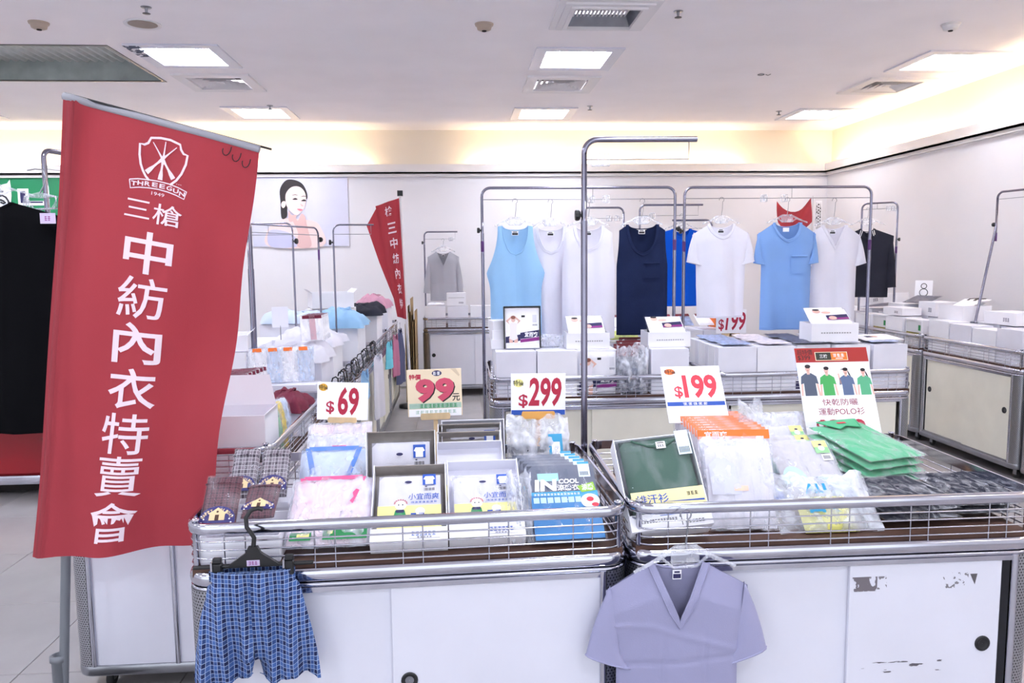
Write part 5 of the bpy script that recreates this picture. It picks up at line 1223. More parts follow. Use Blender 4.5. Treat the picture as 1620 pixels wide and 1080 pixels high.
# cooling shirts
def cool_prints(o, w, h, y):
    mb = MB(); rect(mb, -w*.46, h*.02, w*.46, h*.60, y, TEAL); mb.poly([(-w*.46, y-.0002, h*.60), (w*.46, y-.0002, h*.60), (w*.46, y-.0002, h*.52), (-w*.46, y-.0002, h*.56)], CYAN); cd_ = mb.build('blue_card', o)
    mb = MB(); rect(mb, -w*.34, h*.74, -w*.05, h*.84, y, mat('pale_cyan', (160, 214, 232), .6)); mb.build('pale_tab', cd_)
    mb = MB(); put_text(mb, 'IN', -w*.40, h*.61, -w*.10, h*.76, y-.0008, WHITE, .05, .1); put_text(mb, 'COOL', -w*.06, h*.70, w*.22, h*.76, y-.0008, WHITE, .04, .1); put_text(mb, '涼感衣', -w*.09, h*.61, w*.22, h*.69, y-.0008, WHITE, .02); mb.build('brand_lettering', cd_)
    mb = MB(); scribble(mb, -w*.42, h*.555, w*.22, h*.58, y-.0008, WHITE, 14)
    for k in range(7): rect(mb, -w*.43+w*.095*k, h*.46, -w*.43+w*.095*k+w*.078, h*.53, y-.0008, mat('pale_icon', (190, 224, 238), .6))
    mb.build('icon_row', cd_)
    mb = MB(); mb.poly([(w*.19, y-.001, h*.66), (w*.42, y-.001, h*.71), (w*.44, y-.001, h*.60), (w*.24, y-.001, h*.58)], mat('lime_print', (150, 196, 70), .6)); put_text(mb, '涼感', w*.25, h*.605, w*.41, h*.685, y-.0016, WHITE, .02)
    disc(mb, w*.34, h*.47, w*.13, h*.09, y-.0012, WHITE); disc(mb, w*.34, h*.49, w*.05, h*.03, y-.002, REDB); disc(mb, w*.40, h*.42, w*.05, h*.025, y-.002, REDB); mb.build('round_badge', cd_)
    mb = MB(); rect(mb, w*.24, h*.78, w*.40, h*.98, y, mat('pale_blue_tag', (214, 232, 244), .5)); rect(mb, w*.24, h*.95, w*.40, h*.98, y-.0004, CYAN)
    for k in range(8): rect(mb, w*(.26+.015*k), h*.80, w*(.26+.015*k+.008), h*.85, y-.0004, BLACKI)
    tg = mb.build('hang_tag', o)
SLT = cloth('slate_blue_cotton', (104, 110, 128))
CTL = lean(place(903, 2.17, B0), 737, .275)
for k in range(5):
    b_ = place(903-7*k, 2.17+.035*k, B0); pack('cooling shirt packet with blue card, front of the file' if k == 0 else 'cooling shirt packet in the file, %s behind the front one' % ('', 'first', 'second', 'third', 'fourth')[k], b_, .225, .275, .017, SLT, 'shirt packet', 'shirt_packet', CTL, RZ1, 'cooling shirt packets', cool_prints, FILMC, .0012, 20+k)
b_ = place(858, 2.66, B0+.01); o = thing('plastic_bag', 'bulging clear bag of navy shirts behind the cooling shirts', 'plastic bag', b_, RZ1, tilt=lean(b_, 664, .27)); puffy(MB(), .20, .17, .06, DKPACK, .004, 30).build('folded_garment', o); soft_bag(MB(), .23, .28, .09, FILM2, .008, 31, top=.3).build('bag_film', o)
mb = MB(); rect(mb, .03, .10, .08, .20, -.048, CYAN); rect(mb, .04, .12, .07, .17, -.0485, WHITE); mb.build('hang_tag', o)
for k in range(1):
    b_ = place(868+12*k, 2.50-.05*k, B0); pack('cooling shirt packet lying under the bulging navy bag', b_, .21, .24, .03, DKPACK, 'shirt packet', 'shirt_packet', lean(b_, 722+9*k, .24), RZ1, 'cooling shirt packets at the back', None, FILM, .002, 40+k)
# ================================================================== front right cart
def green_prints(o, w, h, y):
    mb = MB(); rect(mb, -w*.48, h*.14, w*.48, h*.33, y-.008, mat('cream_yellow', (240, 226, 168), .6)); cdl = mb.build('card_band', o)
    mb = MB(); put_text(mb, '排汗衫', -w*.42, h*.19, w*.0, h*.29, y-.009, BLUE, .01); scribble(mb, w*.25, h*.24, w*.40, h*.28, y-.009, BLACKI, 3); mb.poly([(-w*.1, y-.009, h*.20), (w*.46, y-.009, h*.17), (w*.46, y-.009, h*.19)], BLUE); mb.build('lettering', cdl)
    mb = MB(); rect(mb, .0, h*.80, w*.13, h*.88, y-.004, WHITE); scribble(mb, w*.02, h*.815, w*.11, h*.845, y-.0046, BLACKI, 3); rect(mb, w*.02, h*.86, w*.11, h*.87, y-.0046, BLACKI); mb.build('size_label', o)
    mb = MB(); rect(mb, w*.28, h*.70, w*.46, h*.98, y-.006, mat('pale_blue_tag', (214, 232, 244), .5)); [rect(mb, w*(.30+.018*k), h*.72, w*(.30+.018*k+.009), h*.79, y-.0066, BLACKI) for k in range(8)]; mb.build('hang_tag', o)
    mb = MB(); mb.tube([(-w*.32, y+.004, h*.93), (-w*.1, y, h*.84), (w*.1, y, h*.82), (w*.30, y+.004, h*.90)], .0035, FOREST, 6); mb.build('neckband', o)
b_ = place(1058, 2.215, B0); tl = lean(b_, 704, .30)
o = thing('display_carton', 'white display carton holding the forest green shirt', 'carton', b_, 0, None, tl, roll=math.radians(-5)); tray_mb(MB(), .245, .30, .075, CARD, CARD2).build('tray', o)
mb = MB(); mb.box(-.1225, -.079, 0, .1225, -.075, .05, CARD); lp = mb.build('front_lip', o); mb = MB(); scribble(mb, -.10, .022, .02, .032, -.0796, BLACKI, 14); scribble(mb, .04, .01, .10, .02, -.0796, BLACKI, 6); rect(mb, .03, .006, .032, .045, -.0796, BLACKI); rect(mb, -.03, .040, .06, .042, -.0796, BLUE); mb.build('size_print', lp)
tv = Vector((0, math.sin(tl), math.cos(tl))); fw = Vector((0, -math.cos(tl), math.sin(tl)))
pack('forest green shirt packet with yellow card in the display carton', Vector(b_)+tv*.006+fw*.04, .23, .285, .055, FOREST, 'shirt packet', 'shirt_packet', tl, 0, None, green_prints, FILMC, .001, 50, roll=math.radians(-5))
def orange_prints(o, w, h, y):
    mb = MB(); rect(mb, -w*.47, h*.84, w*.47, h*.96, y, ORANGE); put_text(mb, '宜而爽', -w*.38, h*.86, -w*.08, h*.94, y-.0008, WHITE, .02); mb.build('orange_header', o)
    mb = MB(); rect(mb, -w*.44, h*.30, w*.44, h*.80, y, WHITE); disc(mb, -w*.1, h*.66, w*.10, h*.09, y-.0006, SKIN); mb.poly([(-w*.26, y-.0005, h*.32), (w*.05, y-.0005, h*.32), (w*.0, y-.0005, h*.58), (-w*.2, y-.0005, h*.58)], mat('pale_grey_print', (206, 208, 222), .6)); disc(mb, -w*.1, h*.72, w*.1, h*.04, y-.001, HAIR); mb.build('photo_insert', o)
def photo_prints(o, w, h, y):
    mb = MB(); mb.poly([(-w*.42, y, h*.40), (w*.0, y, h*.40), (-w*.04, y, h*.72), (-w*.20, y, h*.82), (-w*.34, y, h*.82), (-w*.44, y, h*.74)], mat('pale_grey_print', (206, 208, 222), .6)); mb.build('printed_shirt', o)
    mb = MB(); rect(mb, -w*.1, h*.44, w*.1, h*.50, y-.0006, mat('peach_print', (240, 206, 180), .6)); mb.build('print_band', o)
OTL = lean(place(1128, 2.78, B0), 650, .27)
for k in range(9):
    b_ = place(1128+5.5*k, 2.78-.040*k, B0); pack('white undershirt packet with orange header, standing in the file behind the green shirt', b_, .265, .27, .016, WCLOTH, 'undershirt packet', 'undershirt_packet', OTL, math.radians(-3), 'orange topped undershirt packets', orange_prints, FILM, .0015, 60+k)
LTL = lean(place(1178, 2.224, B0), 704, .27)
for k in range(3):
    b_ = place(1170+4*k, 2.32-.048*k, B0); pack('white undershirt packet in loose film before the orange topped file, '+('rearmost of three', 'middle of three', 'foremost with a printed face')[k], b_, .215, .27, .022, WCLOTH, 'undershirt packet', 'undershirt_packet', LTL, math.radians(-4), 'loose film undershirt packets', (photo_prints if k == 2 else None), FILM if k == 2 else FILM2, .004, 72+k)
def yl_prints(o, w, h, y):
    mb = MB(); rect(mb, w*.20, h*.82, w*.42, h*.93, y, YEL); mb.poly([(w*.20, y-.0004, h*.72), (w*.42, y-.0004, h*.72), (w*.42, y-.0004, h*.82), (w*.20, y-.0004, h*.82)], mat('lime_teal', (150, 206, 150), .6)); disc(mb, w*.31, h*.80, w*.05, h*.04, y-.0008, WHITE); disc(mb, w*.31, h*.86, w*.03, h*.015, y-.0008, NAVYI); mb.build('yellow_sticker', o)
    mb = MB(); rect(mb, w*.26, h*.60, w*.42, h*.70, y, WHITE); [rect(mb, w*(.28+.014*k), h*.62, w*(.28+.014*k+.007), h*.68, y-.0004, BLACKI) for k in range(8)]; mb.build('barcode', o)
    mb = MB(); mb.poly([(-w*.3+w*.2*math.cos(a*PI/12), y, h*.25+h*.28*math.sin(a*PI/12)) for a in range(13)], mat('pale_mint_print', (196, 222, 222), .6)); mb.build('curved_print', o)
PGREY = cloth('pale_grey_cotton', (206, 204, 210))
for k, (px, y, pyt) in enumerate(((1303, 2.46, 701), (1276, 2.60, 691), (1262, 2.70, 676), (1255, 2.80, 655))):
    b_ = place(px, y, B0); pack(('pale grey shirt packet with yellow sticker, in front of its file', 'pale shirt packet with yellow sticker, second of its file', 'pale shirt packet with yellow sticker, third of its file', 'milky bagged shirt at the back of the yellow sticker file')[k], b_, .235, .265, .022, PGREY if k < 2 else WCLOTH, 'shirt packet', 'shirt_packet', lean(b_, pyt, .265), math.radians(3), 'yellow sticker shirt packets', yl_prints if k < 3 else None, FILM if k < 3 else FILM2, .002 if k < 3 else .005, 80+k)
for k in range(3):
    b_ = place(1238-4*k, 2.46+.03*k, B0); pack('royal blue shirt packet squeezed beside the pale grey packet', b_, .07, .245, .02, ROYAL if k != 1 else WCLOTH, 'shirt packet', 'shirt_packet', lean(b_, 712-3*k, .245), math.radians(35), 'blue packets squeezed edgeways', None, FILMC, .001, 90+k)
b_ = place(1192, 2.70, B0+.20); o = thing('plastic_bag', 'empty clear bag corner sticking up behind the orange topped packets', 'plastic bag', b_, .2, tilt=.3); soft_bag(MB(), .10, .11, .03, FILM2, .005, 77, 12, 12).build('bag_film', o); MB().tube([(-.05, 0, .01), (0, -.008, .012), (.05, 0, .01)], .002, FILM2, 5).build('bag_seam', o)
b_ = place(1318, 2.20, B0); tl = lean(b_, 752, .20); o = thing('plastic_bag', 'large frosted bag with blue characters and yellow shirt at the cart front', 'plastic bag', b_, 0, tilt=tl)
soft_bag(MB(), .325, .20, .07, FILM2, .005, 95, top=.25).build('bag_film', o); puffy(MB(), .17, .12, .05, mat('soft_yellow_cotton', (226, 222, 130), .9), .003, 96).build('folded_garment', o)
mb = MB(); put_text(mb, '日', -.07, .045, -.02, .095, -.043, CYAN, .04); put_text(mb, '製', -.015, .045, .035, .095, -.043, CYAN, .04); put_text(mb, 'AU', -.06, .115, .01, .15, -.036, CYAN, .05); mb.build('bag_lettering', o)
b_ = place(1340, 2.30, B0); pack('pale blue shirt packet inside the frosted bag end', b_, .13, .14, .05, PALEB, 'shirt packet', 'shirt_packet', .8, 0, None, None, FILM, .003, 97)
# green polos
def polo_pack(label, base, m, rz, tilt, k, group):
    o = pack(label, base, .26, .33, .020, m, 'polo packet', 'polo_packet', tilt, rz, group, None, FILM, .0015, 100+k)
    mb = MB(); mb.poly([(-.09, -.0185, .325), (.09, -.0185, .325), (.05, -.0190, .24), (0, -.0192, .265), (-.05, -.0190, .24)], m); mb.tube([(-.09, -.018, .32), (-.05, -.021, .24), (0, -.021, .265), (.05, -.021, .24), (.09, -.018, .32)], .0025, m, 5); mb.build('collar', o)
    mb = MB(); rect(mb, -.02, .285, .02, .297, -.0215, REDB); mb.build('neck_label', o); return o
c0 = place(1424, 2.50, B0)
for k in range(5):
    polo_pack('slate polo packet at the bottom of the bright green stack' if k == 0 else 'bright green polo packet, %s in the stack of four' % ('', 'lowest', 'second from below', 'third from below', 'topmost')[k], (c0[0]+.004*k-.01, c0[1]+.006*k, B0+.010+.0265*k+(.004 if k else 0)), SLATE if k == 0 else KELLY, math.radians(17-2*(k % 3)), math.radians(80), k, 'polo packets in the stack')
o = bpy.data.objects
b_ = place(1445, 2.40, B0+.005); mb = MB(); 
t = thing('paper_sleeve', 'dark sleeve with white wordmark under the green polo stack', 'packaging', (c0[0]+.03, c0[1]+.012, B0+.002), math.radians(14)); MB().box(-.12, -.02, 0, .12, .02, .026, SLATE, .003).build('sleeve', t); mb = MB(); put_text(mb, 'Lifestyle', -.04, .008, .10, .024, -.0206, WHITE, .02); mb.build('wordmark', t)
for (px, y, n, rz, w) in ((1462, 2.24, 3, .05, .26), (1566, 2.27, 3, -.05, .22)):
    for k in range(n):
        b_ = place(px, y-.03, B0+.018+.026*k); pack('dark navy shirt packet in crackling clear film, %s of the pile %s' % (('bottom', 'middle', 'top')[k], 'in the cart corner' if px > 1500 else 'beside the frosted bag'), b_, w, .25, .018, DKPACK, 'shirt packet', 'shirt_packet', math.radians(88), rz+.04*k, 'dark navy packets in the corner pile' if px > 1500 else 'dark navy packets beside the frosted bag', None, FILMX, .0012, 110+k+int(px))
# ================================================================== middle carts
def file_of_cartons(lab, grp, x0, y0, nx, ny, w, d, h, gx=.006, gy=.004, skip=(), z=B0, rz=0, jitter=.004, m=None):
    r = random.Random(int(x0*100)+ny)
    for i in range(nx):
        for j in range(ny):
            if (i, j) in skip: continue
            carton(lab+(', front row' if j == 0 else ', behind the front row'), (x0+(i+.5)*(w+gx)+jitter*(r.random()-.5), y0+(j+.5)*(d+gy), z), w, d, h+.006*(r.random()-.5)*0, rz+.01*(r.random()-.5), grp, CARD if (i+j) % 3 else CARD2)
def body_prints(o, w, h, y, lower=True):
    X = -w*.26; S = h*.1
    for q in (-1, 1):
        mb = MB(); mb.poly([(X+q*1.0*S, y, h*.02), (X+q*.1*S, y, h*.02), (X+q*.2*S, y, h*.28), (X+q*1.15*S, y, h*.28)], SKIN); mb.build('printed_leg', o)
        mb = MB(); mb.poly([(X+q*1.0*S, y, h*.62), (X+q*1.9*S, y, h*.71), (X+q*.4*S, y, h*.84), (X+q*.3*S, y, h*.785), (X+q*1.3*S, y, h*.705)], SKIN); mb.build('printed_arm', o)
    mb = MB(); disc(mb, X, h*.75, .55*S, .75*S, y-.0004, SKIN); mb.build('printed_head', o)
    mb = MB(); mb.poly([(X-1.1*S, y-.0008, h*.26), (X, y-.0008, h*.20), (X+1.1*S, y-.0008, h*.26), (X+.75*S, y-.0008, h*.44), (X+1.0*S, y-.0008, h*.64), (X+.3*S, y-.0008, h*.66), (X-.3*S, y-.0008, h*.66), (X-1.0*S, y-.0008, h*.64), (X-.75*S, y-.0008, h*.44)], mat('printed_white_garment', (236, 232, 240), .6)); mb.build('printed_bodysuit', o)
    mb = MB(); disc(mb, X, h*.80, .6*S, .45*S, y-.0012, mat('printed_brown_hair', (140, 84, 70), .6)); mb.build('printed_hair', o)
    if lower:
        mb = MB(); mb.poly([(-w*.06, y-.0004, h*.24), (w*.49, y-.0004, h*.30), (w*.49, y-.0004, h*.47), (-w*.06, y-.0004, h*.40)], NAVYI); put_text(mb, '宜而爽', w*.06, h*.29, w*.44, h*.42, y-.001, WHITE, .03, .1)
        mb.poly([(-w*.06, y-.0004, h*.15), (w*.49, y-.0004, h*.20), (w*.49, y-.0004, h*.29), (-w*.06, y-.0004, h*.23)], PURPLE); mb.poly([(-w*.49, y+.0004, h*.12), (-w*.06, y+.0004, h*.20), (-w*.06, y+.0004, h*.36), (-w*.49, y+.0004, h*.30)], NAVYI); mb.build('brand_band', o)
    mb = MB(); rect(mb, -.02*w, h*.80, .08*w, h*.85, y, BLACKI); mb.build('dark_label', o)
    mb = MB(); rect(mb, w*.30, h*.66, w*.42, h*.86, y, mat('pale_tag', (222, 222, 230), .6)); mb.build('pale_tag', o)
    mb = MB(); scribble(mb, w*.3, h*.58, w*.44, h*.62, y, NAVYI, 4); mb.build('small_print', o)
HB = .275
x0 = place(783, 4.63, B0)[0]+.008
file_of_cartons('plain white carton in the files behind the 299 dollar card', 'white cartons behind the 299 card', x0, 4.635, 2, 8, .244, .068, HB)
x2 = place(914, 4.63, B0)[0]
o = pack('white bodysuit packet with a posing figure print beside the plain cartons', (x2+.125, 4.645, B0), .235, HB, .03, CARD, 'underwear packet', 'underwear_packet', .0, 0, None, None, FILMC, .0006, 130)
body_prints(o, .235, HB, -.019)
for k in range(5): carton('plain white carton behind the bodysuit packet', (x2+.125, 4.72+.072*k, B0), .245, .068, HB, 0, 'white cartons behind the bodysuit packet')
b_ = place(1000, 4.66, B0); o = thing('plastic_bag', 'crumpled clear bag between bodysuit packet and end carton', 'plastic bag', b_); soft_bag(MB(), .20, .30, .10, FILM2, .010, 131, top=.3).build('bag_film', o); puffy(MB(), .13, .16, .05, SLT, .004, 132).build('folded_garment', o)
MRED = mat('dark_red_card', (116, 28, 36), .5)
for k in range(5):
    b_ = place(985+4*k, 4.78+.085*k, B0); o = pack('grey shirt packet with dark red header card', b_, .19, .26+.012*k, .03, SLATE, 'shirt packet', 'shirt_packet', .12, 0, 'red header packets', None, FILMC, .001, 134+k)
    mb = MB(); rect(mb, -.09, .215+.012*k, .09, .252+.012*k, -.02, MRED); scribble(mb, -.07, .228+.012*k, -.05, .24+.012*k, -.0206, WHITE, 1); scribble(mb, .03, .228+.012*k, .06, .24+.012*k, -.0206, WHITE, 1); mb.build('header_card', o)
b_ = place(988, 5.24, 1.13); carton('white carton under the yellow green packet', (b_[0], 5.28, B0), .20, .16, .255, 0, None, CARD2)
pack('yellow and green printed packet lying flat below the navy vest', (b_[0], 5.22, B0+.268), .22, .16, .02, mat('lime_yellow_print', (222, 232, 120), .6, var=.3, vscale=20), 'shirt packet', 'shirt_packet', 1.3, 0, None, None, FILMC, .001, 141)
x3 = place(1037, 4.63, B0)[0]
file_of_cartons('plain white carton at the cart end behind the 199 dollar card', 'white cartons behind the 199 card', x3-.03, 4.635, 1, 7, .235, .068, HB)
# things standing on the cartons
def print_tray(label, p, w, h, d, tilt, prints, m=CARD, name='display_carton'):
    o = thing(name, label, 'carton', p, 0, None, tilt); tray_mb(MB(), w, h, d, m, CARD2).build('tray', o)
    mb = MB(); mb.box(-w/2+.004, -d*.8, .01, w/2-.004, -.004, h-.008, WHITE, .002); f = mb.build('boxed_garment', o)
    prints(f, w-.01, h-.018, -d*.8-.0006)
    return o
p = place(826, 4.80, B0+HB+.004); o = print_tray('upright display carton with a posing figure, under the light blue tank top', p, .225, .26, .05, .12, lambda f, w, h, y: body_prints(f, w, h, y))
mb = MB(); 
for s in (-1, 1): mb.box(s*.1125-.003, -.052, 0, s*.1125+.003, .004, .262, BLACK)
mb.box(-.1125, -.052, .257, .1125, .004, .263, BLACK); mb.build('dark_edge', o)
MB().box(-.105, -.06, 0, .105, -.05, .035, CARD2, .002).build('front_lip', o)
p = place(789, 4.86, B0+HB+.004)
for k in range(3): carton('small white carton piled at the rail post beside the display carton', (p[0]+.0*k, p[1]+.015*k, p[2]+.058*k), .10, .14, .056, .1*k, 'small cartons at the rail post')
def lid_print(label, px, y, z, w, d, h, pyt, nprint=2, rz=0., seed=0, group=None):
    """low open carton whose packets stick up at a slant"""
    b_ = place(px, y, z); o = open_carton(label, b_, w, d, h, rz, flaps=False, group=group)
    mb = MB(); scribble(mb, -w*.3, h*.45, w*.35, h*.52, -d/2-.0006, DSTEEL, 12); mb.build('side_print', o)
    for k in range(nprint):
        q = Vector(b_)+Vector((0, -d*.44+k*d*.2, h*.72)); pk = pack('printed underwear packet slanting out of the '+label.split(' of ')[0].split(' with ')[0]+(' behind' if k else ' in front')+', '+('tank top cart' if px < 1100 else 'tee cart')+(' end' if px in (1052,) else ''), q, w*.9, .20, .014, WHITE, 'underwear packet', 'underwear_packet', 1.02-.06*k, rz, 'packets slanting in open cartons', None, FILMC, .0006, seed+k)
        if k == 0:
            mb = MB(); w2, h2, y2 = w*.85, .20, -.0115
            disc(mb, -w2*.28, h2*.78, w2*.10, h2*.10, y2, SKIN); disc(mb, -w2*.05, h2*.72, w2*.12, h2*.06, y2, SKIN); disc(mb, -w2*.28, h2*.86, w2*.09, h2*.05, y2-.0004, HAIR); mb.poly([(-w2*.1, y2-.0005, h2*.40), (w2*.45, y2-.0005, h2*.46), (w2*.45, y2-.0005, h2*.62), (-w2*.1, y2-.0005, h2*.56)], NAVYI); mb.poly([(-w2*.1, y2-.0005, h2*.32), (w2*.45, y2-.0005, h2*.36), (w2*.45, y2-.0005, h2*.46), (-w2*.1, y2-.0005, h2*.40)], PURPLE); disc(mb, w2*.05, h2*.42, w2*.1, h2*.1, y2-.001, SKIN); mb.build('printed_figure', pk)
    return o
lid_print('open white carton of printed packets below the white undershirts', 927, 4.79, B0+HB+.004, .27, .17, .10, 500, 2, 0, 150)
lid_print('open white carton of dark packets at the end of the tank top cart', 1052, 4.82, B0+HB+.004, .27, .20, .095, 505, 1, .0, 154)
for k in range(4):
    p = place(1042+6*k, 4.77+.02*k, B0+HB+.03); pack('dark figured packet fanned in the open carton under the navy vest', p, .16, .15, .012, DKPACK, 'packet', 'shirt_packet', .7, -.3+.1*k, 'dark packets fanned in the open carton', None, FILMC, .001, 160+k)
p = place(868, 4.87, B0+HB+.004); o = thing('clear_box', 'clear plastic box of folded white briefs between display carton and open carton', 'plastic box', p); MB().box(-.09, -.06, 0, .09, .06, .075, CLEAR, .002).build('lid', o); puffy(MB(), .15, .06, .08, WCLOTH, .002, 170).build('folded_garment', o)
# right middle cart
x0 = place(1133, 4.65, B0)[0]+.012
file_of_cartons('plain white carton in the files under the short sleeved tees', 'white cartons under the tees', x0, 4.66, 2, 9, .245, .064, HB)
file_of_cartons('plain white carton behind the polo shirt sign', 'white cartons behind the polo sign', x0+.53, 4.66, 2, 9, .22, .064, HB, skip=((0, 0),))
x4 = place(1384, 4.65, B0)[0]-.012
file_of_cartons('plain white carton at the end beside the polo shirt sign', 'white cartons at the cart end', x4, 4.66, 1, 9, .222, .064, HB)
b_ = place(1264, 4.65, B0); o = thing('printed_carton', 'narrow carton printed dark red, blue and white beside the polo sign', 'carton', b_); MB().box(-.03, -.012, 0, .03, .02, HB, CARD, .001).build('body', o)
mb = MB(); rect(mb, -.028, .19, .028, .215, -.0126, MRED); rect(mb, -.028, .225, .028, .25, -.0126, MRED); rect(mb, -.028, .11, .028, .185, -.0126, mat('sky_print', (176, 206, 236), .6)); rect(mb, -.028, .01, .028, .06, -.0126, NAVYI); scribble(mb, -.022, .07, .022, .10, -.0126, BLUE, 3); mb.build('printed_panel', o)
# flat packets on top of the right middle cart
r = random.Random(11); TP = [mat('packet_blue_print', (150, 166, 206), .5, var=.5, vscale=30), mat('packet_pale_print', (226, 226, 236), .5, var=.15, vscale=20), mat('packet_dark_print', (84, 84, 104), .5, var=.5, vscale=30), mat('packet_rose_print', (230, 222, 230), .5, var=.25, vscale=25)]
for k in range(15):
    x = x0+.12+.24*(k % 5); y = 4.69+.19*(k//5)
    pack('flat printed packet lying on the cartons under the tees', (x+.03*r.random(), y, B0+HB+.010), .205, .17, .010, TP[(k*3+k//5) % 4], 'packet', 'shirt_packet', math.radians(88), .10*(r.random()-.5), 'flat packets under the tees', None, FILMC, .0012, 180+k)
lid_print('open white carton with slanting packet below the white v neck tee', 1310, 4.80, B0+HB+.022, .30, .20, .115, 490, 2, -.05, 200)
pack('white packet with small figure print lying at the cart end', (x4+.12, 4.74, B0+HB+.012), .30, .20, .014, WHITE, 'packet', 'shirt_packet', math.radians(85), .1, None, lambda o_, w, h, y: (lambda mb: (disc(mb, -w*.1, h*.4, w*.08, h*.12, y, SKIN), rect(mb, -w*.3, h*.3, -w*.14, h*.5, y, NAVYI), mb.build('printed_figure', o_)))(MB()), FILMC, .001, 205)
# cart behind: low cartons and packets
r = random.Random(21)
for k in range(14):
    x = 1.08+.155*(k % 7); y = 6.13+.31*(k//7); h = .22+.05*r.random()
    carton('white carton on the cart behind the garment rails', (x, y, B0), .148, .30, h, 0, 'white cartons behind the rails', CARD if k % 2 else CARD2)
for k in range(6):
    x = 1.12+.17*k; pack('packet with dark red header on the cart behind the rails', (x, 6.0, B0+.285), .14, .18, .02, WHITE if k % 2 else TP[k % 4], 'packet', 'shirt_packet', 1.1, .1*(r.random()-.5), 'packets behind the rails', (lambda o_, w, h, y: (lambda mb: (rect(mb, -w*.45, h*.7, w*.45, h*.9, y, MRED), mb.build('header_card', o_)))(MB())), FILMC, .001, 220+k)
carton('orange printed carton behind the blue pocket tee', (2.07, 6.06, B0+.28), .10, .10, .08, .2, None, ORANGE)
# ================================================================== cart by the back wall
for k in range(4): carton('plain white carton on the cart under the grey undershirt', (place(689+36*k, 9.62, B0)[0], 9.72, B0), .255, .16, .26, 0, 'white cartons under the grey undershirt', CARD2 if k % 2 else CARD)
o = carton('white labelled carton stacked upon the row under the grey undershirt', (place(722, 9.66, 1.13)[0], 9.72, B0+.265), .24, .16, .16, 0, None, CARD); mb = MB(); scribble(mb, .03, .03, .09, .05, -.0806, NAVYI, 4); rect(mb, -.1, .10, .1, .103, -.0806, DSTEEL); mb.build('label_print', o)
pack('flat white packet lying on the carton row by the arm rail', (place(690, 9.66, 1.13)[0], 9.66, B0+.275), .22, .16, .015, WHITE, 'packet', 'shirt_packet', math.radians(86), 0, None, None, FILMC, .001, 240)
# cardboard sheets
for k in range(6):
    p = PY(645+3*k, 590, 9.40); h = (.95, 1.15, 1.08, 1.25, .98, 1.1)[k]
    t = thing('cardboard_sheet', 'brown cardboard sheet standing on edge between banner pole and back cart', 'cardboard', (p.x, 9.43+.03*(k % 2), 0), PI/2, 'standing cardboard sheets')
    MB().box(-.26, 0, 0, .26, .005, h, KRAFT if k % 2 else mat('pale_kraft', (186, 160, 112), .85, var=.1, vscale=20), .001).build('sheet', t)
    MB().box(-.26, -.002, h*.47, .26, -.0005, h*.48, BROWN).build('fold_line', t)
# ================================================================== right wall carts
r = random.Random(31); k = 0
GL = mat('olive_print', (150, 138, 60), .5, var=.4, vscale=25)
for c_, lab in enumerate(('in front of the lone garment rail', 'beside the number card', 'under the charcoal polo', 'in the far corner')):
    for i in range(4):
        y = 4.72+1.27*c_-.58+.29*i; k += 1; wy = .284
        for j in range(2):
            if (c_, i) in ((2, 0), (2, 2)) and j == 0:
                o = carton('white carton with printed front in the right wall row, '+('olive band at its middle' if i else 'green spot at its side'), (4.26, y+wy/2, B0), wy-.01, .15, .245, -PI/2, 'printed cartons along the right wall')
                mb = MB(); rect(mb, -wy*.42, .01, wy*.40, .235, -.0758, mat('pale_print', (214, 214, 218), .6)); rect(mb, -wy*.40, .08, wy*.38, .13, -.0764, GL); rect(mb, wy*.25, .15, wy*.38, .2, -.0764, GREENI); mb.build('printed_panel', o)
            else: carton('white carton in the right wall cart '+lab+(', wall side' if j else ', aisle side'), (4.26+.26*j, y+wy/2, B0), wy-.006, .22 if j else .19, .24+.012*((k+j) % 3), -PI/2+.01*(r.random()-.5), 'cartons along the right wall', CARD2 if (k+j) % 2 else CARD)
def at_wall(px, z, x=4.45): 
    p = PX(px, 480, x)
    for _ in range(4): p = PX(px, proj((x, p.y, z))[1], x)
    return p.y
ztop = B0+.265
for (px, w, d, h, rz, tl, lab) in ((1395, .42, .30, .10, .1, .28, 'large flat white carton lying slanted under the charcoal polo'), (1436, .34, .28, .09, -.1, 0, 'flat white carton with dark inside showing, beside the slanted one'), (1480, .26, .22, .13, 0, 0, 'white carton carrying the figure eight card'), (1465, .30, .2, .07, .05, 0, 'low white carton in front of the figure eight card'), (1600, .34, .26, .10, .08, 0, 'flat white carton at the near end of the right wall row')):
    o = carton(lab, (4.52, at_wall(px, ztop, 4.5), ztop), w, d, h, -PI/2+rz, None, CARD, tilt=-tl if False else 0, roll=0)
    if px == 1465: o.location.x = 4.27; o.location.y += .02
    if tl: o.rotation_euler = (0, -.16, -PI/2+rz); o.location.z += .05
    mb = MB(); scribble(mb, w*.1, h*.3, w*.3, h*.6, -d/2-.0006, NAVYI, 3); mb.build('label_print', o)
t = open_carton('open white carton stuffed with fanned papers on the right wall row', (4.45, at_wall(1525, ztop, 4.45), ztop), .34, .26, .13, -PI/2, flaps=False)
for k in range(6):
    pack('white packet with dark stripes fanned out of the open carton', (4.35+.022*k, t.location.y-.02+.01*k, ztop+.085), .26, .20, .008, WHITE, 'packet', 'shirt_packet', 1.1, -PI/2+.02, 'fanned packets on the right wall row', (lambda o_, w, h, y_: (lambda mb: (rect(mb, -w*.2, h*.80, -w*.1, h*.97, y_, BLACKI), rect(mb, w*.1, h*.8, w*.25, h*.97, y_, BLACKI), mb.build('dark_stripe', o_)))(MB())), None, .0005, 260+k)
pack('dark printed magazine slanting on the flat carton', (4.40, at_wall(1445, ztop, 4.4), ztop+.10), .30, .22, .012, TP[2], 'magazine', 'magazine', 1.25, -PI/2+.3, None, None, FILMC, .001, 270)
